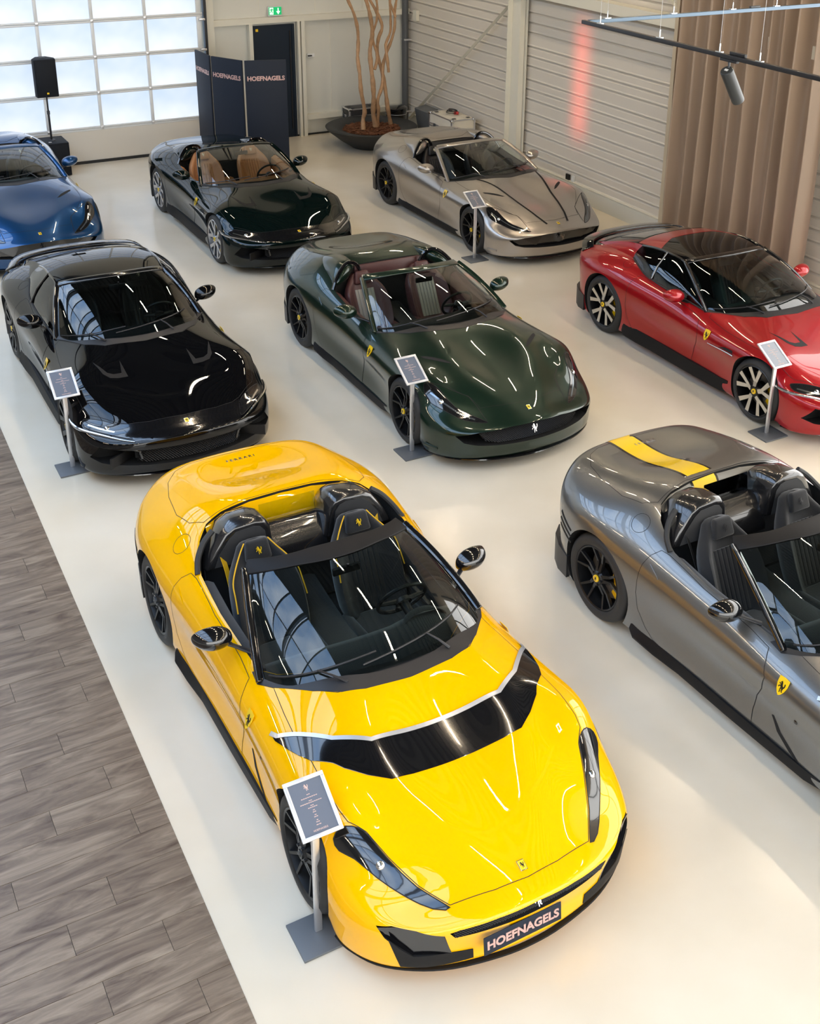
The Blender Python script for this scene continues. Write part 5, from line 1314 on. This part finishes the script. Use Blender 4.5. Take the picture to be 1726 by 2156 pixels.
mb = MB(); mb.box((0, -.163, 1.09), (.32, .012, .56)); mb.build('front_grille', 'speaker_black', sp, bevel=.004); mb = MB(); mb.box((.0, -.171, .83), (.035, .004, .03)); mb.build('badge', 'shield_yellow', sp)
mb = MB(); mb.box((0, .02, 1.402), (.10, .05, .012)); mb.build('top_handle', 'steel_dark', sp)

# ------------------------------------------------------------------ branch tree in a bowl
pot = empty('bowl_planter', (9.96, 20.44, 0)); tag(pot, 'wide shallow dark grey bowl planter on the floor by the far corner', 'planter')
mb = MB(); mb.lathe([(0, .0), (.38, .0), (.42, .03), (.60, .14), (.86, .345), (.885, .385), (.86, .40), (.56, .335), (.54, .30), (.0, .30)], 56); mb.build('bowl', 'bowl_grey', pot, smooth=True, angle=50)
mb = MB(); rr = random.Random(5)
for i in range(900):
    a = rr.random()*2*pi; q = .54*math.sqrt(rr.random()); mb.box((q*cos(a), q*sin(a), .315+.04*rr.random()), (.05+.04*rr.random(), .02+.02*rr.random(), .012), Matrix.Rotation(rr.random()*6, 3, 'Z') @ Matrix.Rotation(rr.random()-.5, 3, 'X'))
o = mb.build('bark_mulch', 'bark', pot); o['kind'] = 'stuff'
tree = empty('branch_tree', (10.02, 20.42, .32)); tag(tree, 'bare sculptural tree of five wavy brown trunks in the bowl planter', 'tree')
# control points measured on the trunks (x, z) in the plane of the bowl centre
def kz(a, b):
    # crop pixel of the study image -> metres in the plane y = 20.42
    return a, b
TR = [[(9.72,.26),(9.75,.45),(9.77,.62),(9.66,1.02),(9.63,1.35),(9.63,1.62),(9.67,1.85),(9.64,2.15),(9.53,2.45),(9.38,2.78),(9.30,3.2)],
      [(10.09,.20),(10.03,.50),(10.0,.80),(9.97,1.10),(9.96,1.45),(9.98,1.72),(10.02,2.0),(9.95,2.3),(9.88,2.55),(9.83,2.85),(9.85,3.3)],
      [(10.13,.22),(10.12,.55),(10.08,.78),(10.20,1.05),(10.26,1.40),(10.33,1.62),(10.41,1.90),(10.45,2.15),(10.48,2.4),(10.56,2.62),(10.62,3.0)],
      [(10.43,.26),(10.33,.60),(10.29,.95),(10.26,1.30),(10.18,1.6),(10.17,1.9),(10.22,2.15),(10.10,2.45),(9.98,2.72),(9.92,3.1)],
      [(10.30,1.30),(10.27,1.55),(10.28,1.80),(10.40,2.02),(10.38,2.3),(10.33,2.6),(10.36,3.1)],
      [(10.03,1.36),(10.12,1.60),(10.05,1.95),(10.13,2.25),(10.10,2.55),(10.06,2.75),(10.12,3.2)],
      [(10.47,2.30),(10.40,2.55),(10.34,2.8),(10.30,3.2)]]
for i, c in enumerate(TR):
    n = len(c); yy = [-.12, .02, .05, .12, .0, .06, .0][i]
    pts = catmull([Vector((x-10.02, yy+.07*sin(k*1.3+i), z-.32+.10)) for k, (x, z) in enumerate(c)], 5)
    r0 = [.042, .050, .036, .042, .030, .030, .024][i]
    mb = MB(); m = len(pts); mb.tube(pts, [r0*(1-.40*k/m)*(1+.12*sin(k*.9+i)+.07*sin(k*2.1)) for k in range(m)], 10)
    mb.build('trunk', 'wood_branch', tree, smooth=True, angle=70)

# ------------------------------------------------------------------ flight cases, bin
def flight_case(name, loc, rz, W, L, H, key, label):
    c = empty(name, loc, rz); tag(c, label, 'case')
    mb = MB(); mb.box((0, 0, H/2+.02), (W-.01, L-.01, H-.02)); mb.build('case_body', key, c, bevel=.004)
    mb = MB()
    for sx in (-1, 1):
        for sy in (-1, 1): mb.box((sx*(W/2-.012), sy*(L/2-.012), H/2+.02), (.03, .03, H))
    for z in (.035, H*.68, H*.74, H+.005):
        for s in (-1, 1): mb.box((0, s*(L/2-.005), z), (W, .02, .022)); mb.box((s*(W/2-.005), 0, z), (.02, L, .022))
    mb.build('edge_trim', 'alu', c)
    mb = MB()
    for sx in (-1, 1):
        for sy in (-1, 1): mb.box((sx*(W/2-.02), sy*(L/2-.02), H+.0), (.07, .07, .05))
    mb.build('ball_corner', 'chrome', c, bevel=.015)
    for yy in (-L*.25, L*.25):
        for s in (-1, 1): mb = MB(); mb.box((s*(W/2+.004), yy, H*.68), (.014, .08, .12)); mb.build('latch', 'steel_dark', c, bevel=.003)
    mb = MB(); mb.box((0, -L/2-.006, H*.42), (.18, .012, .09)); mb.build('case_handle', 'steel_dark', c, bevel=.004)
    for sx in (-1, 1):
        for sy in (-1, 1): mb = MB(); mb.box((sx*(W/2-.10), sy*(L/2-.10), H+.022), (.07, .05, .006)); mb.build('stacking_cup', 'steel_dark', c)
    return c
flight_case('flight_case', (11.06, 19.25, 0), 0, .50, .86, .72, 'case_white', 'white flight case with silver edges behind the silver car')
flight_case('flight_case', (10.27, 21.56, 0), 0, .66, .36, .50, 'case_black', 'black flight case with silver edges against the back wall')
gc = empty('equipment_case', (11.16, 20.35, 0)); tag(gc, 'grey tilted equipment case behind the white flight case', 'case')
mb = MB(); mb.box((0, 0, .34), (.26, .50, .60), Matrix.Rotation(-.18, 3, 'Y')); mb.build('case_body', 'stand_grey', gc, bevel=.01); mb = MB(); mb.box((-.12, 0, .38), (.02, .2, .12), Matrix.Rotation(-.18, 3, 'Y')); mb.build('case_label', 'case_white', gc); mb = MB(); mb.box((0.05, -.255, .60), (.16, .02, .05)); mb.build('latch', 'alu', gc)
cc_ = empty('cable_bundle', (11.10, 19.30, .748)); tag(cc_, 'black cable bundle with a red plug on the white flight case', 'cable')
mb = MB(); rr = random.Random(2); mb.tube(catmull([(.14*cos(k*1.1)*(1-.03*k)*(.7+.3*rr.random()), .14*sin(k*1.1)*(.6+.4*rr.random()), .012+.004*k) for k in range(16)], 4), .008, 6); mb.build('cable', 'rubber', cc_, smooth=True)
mb = MB(); mb.tube([(.0, -.06, .02), (.06, -.12, .02)], .028, 8); mb.build('plug', 'red_plastic', cc_, smooth=True)
bn = empty('pedal_bin', (10.86, 21.15, 0)); tag(bn, 'black round bin at the foot of the corner pipe', 'bin')
mb = MB(); mb.lathe([(0, 0), (.19, 0), (.20, .02), (.21, .46), (.225, .48), (.225, .52), (.17, .56), (0, .57)], 32); mb.build('bin_body', 'gloss_black', bn, smooth=True, angle=40); mb = MB(); mb.lathe([(.214, .40), (.217, .40), (.217, .415), (.214, .415)], 32); mb.build('bin_band', 'alu', bn)
mb = MB(); mb.tube([(XR-.11, 21.68, 0), (XR-.11, 21.68, 7.4)], .065, 16); pp = mb.build('trim_7', 'pole_grey', smooth=True); structure(pp)
for z in (.3, 1.75): mb = MB(); mb.box((XR-.06, 21.68, z), (.20, .15, .03)); mb.build('pipe_clamp', 'alu', pp)

# ------------------------------------------------------------------ curtain
ct = empty('curtain', (11.12, 11.74, 0)); tag(ct, 'tall pleated brown satin curtain behind the red coupe', 'curtain')
V = []; F = []; n = 150; m = 26
for j in range(m+1):
    z = .03+6.9*j/m
    for i in range(n+1):
        u = i/n; yy = 1.38-2.80*u; ph = u*2*pi*10.3+.5*sin(u*17)+.12*sin(z*1.1+u*9); a = .095+.030*sin(u*23+1)+.008*sin(z*.8+u*5)
        V.append((a*sin(ph)+.018*sin(ph*2+1)+.010*sin(z*2+u*30), yy+.030*cos(ph)*(1 if 0 < i < n else 0), z))
F = [(j*(n+1)+i, j*(n+1)+i+1, (j+1)*(n+1)+i+1, (j+1)*(n+1)+i) for j in range(m) for i in range(n)]
link('fabric', new_mesh('fabric', V, F), 'curtain', ct)
mb = MB(); mb.box((.06, 1.44, 3.4), (.02, .12, 6.7)); mb.build('curtain_hem', 'curtain_edge', ct)
mb = MB(); mb.tube([(0, 1.6, 6.98), (0, -1.75, 6.98)], .025, 8); mb.build('curtain_rail', 'steel_dark', ct)

# ------------------------------------------------------------------ exit sign
ex = empty('exit_sign', (8.59, YB-.055, 2.36)); tag(ex, 'green emergency exit sign with running figure on the back wall', 'sign')
mb = MB(); mb.box((0, 0, .085), (.27, .05, .18)); mb.build('sign_housing', 'frame_white', ex, bevel=.004); mb = MB(); mb.box((0, -.027, .095), (.255, .006, .145)); mb.build('sign_face', 'sign_green', ex)
mb = MB(); mb.box((-.075, -.031, .095), (.075, .004, .125)); mb.build('sign_doorway', 'sign_white', ex)
v, f = flat_poly([(-.04,.06),(-.02,.06),(-.02,.0),(.01,.0),(-.03,-.06),(-.07,.0),(-.04,.0)], .003); link('sign_arrow', new_mesh('a', [(x+.09, -.030-z, y+.09) for x, y, z in v], [q[::-1] for q in f], False), 'sign_white', ex)
RUN = [(.0,.055),(.012,.045),(.006,.034),(.03,.026),(.03,.018),(.008,.018),(.0,.0),(.02,-.02),(.015,-.05),(.006,-.05),(.008,-.024),(-.012,-.006),(-.02,-.03),(-.05,-.035),(-.05,-.026),(-.028,-.020),(-.018,.012),(-.028,.022),(-.038,.008),(-.044,.014),(-.030,.034),(-.010,.036)]
v, f = flat_poly(RUN, .002); link('running_figure', new_mesh('a', [(x-.068, -.034-z, y+.095) for x, y, z in v], [q[::-1] for q in f], False), 'sign_green', ex)

# ------------------------------------------------------------------ lighting tracks with spot
ZT = 4.0
def track(name, p0, p1, key, label, ws):
    p0, p1 = Vector(p0), Vector(p1); t = empty(name, (p0.x, p0.y, p0.z)); tag(t, label, 'lighting track'); d = p1-p0; L = d.length; dn = d/L
    mb = MB(); R_ = Matrix.Rotation(math.atan2(d.y, d.x), 3, 'Z'); mb.box(dn*L/2, (L, .040, .036), R_); mb.build('track_bar', key, t, bevel=.003)
    mb = MB(); mb.box(dn*L/2+Vector((0, 0, -.019)), (L-.02, .012, .004), R_); mb.build('track_slot', 'gap', t)
    for w in ws:
        c = MB(); c.box(dn*w+Vector((0, 0, .022)), (.07, .03, .012), R_); c.tube([dn*w+Vector((0, 0, .02)), dn*w+Vector((0, 0, .09))], .006, 6); co = c.build('cable_clip', 'chrome', t)
        c = MB(); c.tube([dn*w+Vector((0, 0, .05)), dn*w+Vector((0, 0, 3.4))], .0022, 4); c.build('hanging_wire', 'cable', t)
    return t
ta = track('lighting_track', (6.935, 9.57, ZT), (6.90, 5.0, ZT), 'track_black', 'black lighting track running towards the camera with a spot lamp', (.28, 1.17, 1.96, 2.44, 3.6))
tb = track('lighting_track', (6.98, 9.54, ZT), (10.9, 9.50, ZT), 'track_blue', 'blue grey lighting track running to the right in front of the curtain', (.22, 1.03, 1.80, 2.4, 3.4))
c = MB(); c.box((0, -2.17, .03), (.03, .18, .03)); c.build('power_feed', 'track_black', ta, bevel=.004)
c = MB(); c.box((2.1, -.02, .03), (.13, .03, .02)); c.build('track_joint', 'steel_dark', tb, bevel=.004)
sl = empty('spot_lamp', (6.918, 7.48, ZT-.018)); sl.scale = (1, 1, 1); tag(sl, 'dark grey cylinder spot lamp hanging from the black lighting track', 'lamp')
c = MB(); c.box((0, 0, -.012), (.035, .20, .02)); c.build('track_adapter', 'track_black', sl, bevel=.004); c = MB(); c.tube([(0, 0, -.02), (0, -.01, -.10)], .010, 8); c.build('swivel', 'steel_dark', sl, smooth=True)
c = MB(); c.lathe([(0, 0), (.048, 0), (.055, -.008), (.055, -.33), (.052, -.345), (.046, -.34), (.040, -.30), (0, -.30)], 32); b = c.build('lamp_body', 'lamp_grey', sl, smooth=True, angle=40); b.location = (-.03, -.01, -.085); b.rotation_euler = (.10, -.62, 0)
c = MB(); c.box((0.0, .0, .002), (.02, .035, .002)); c.build('rating_label', 'frame_white', b)
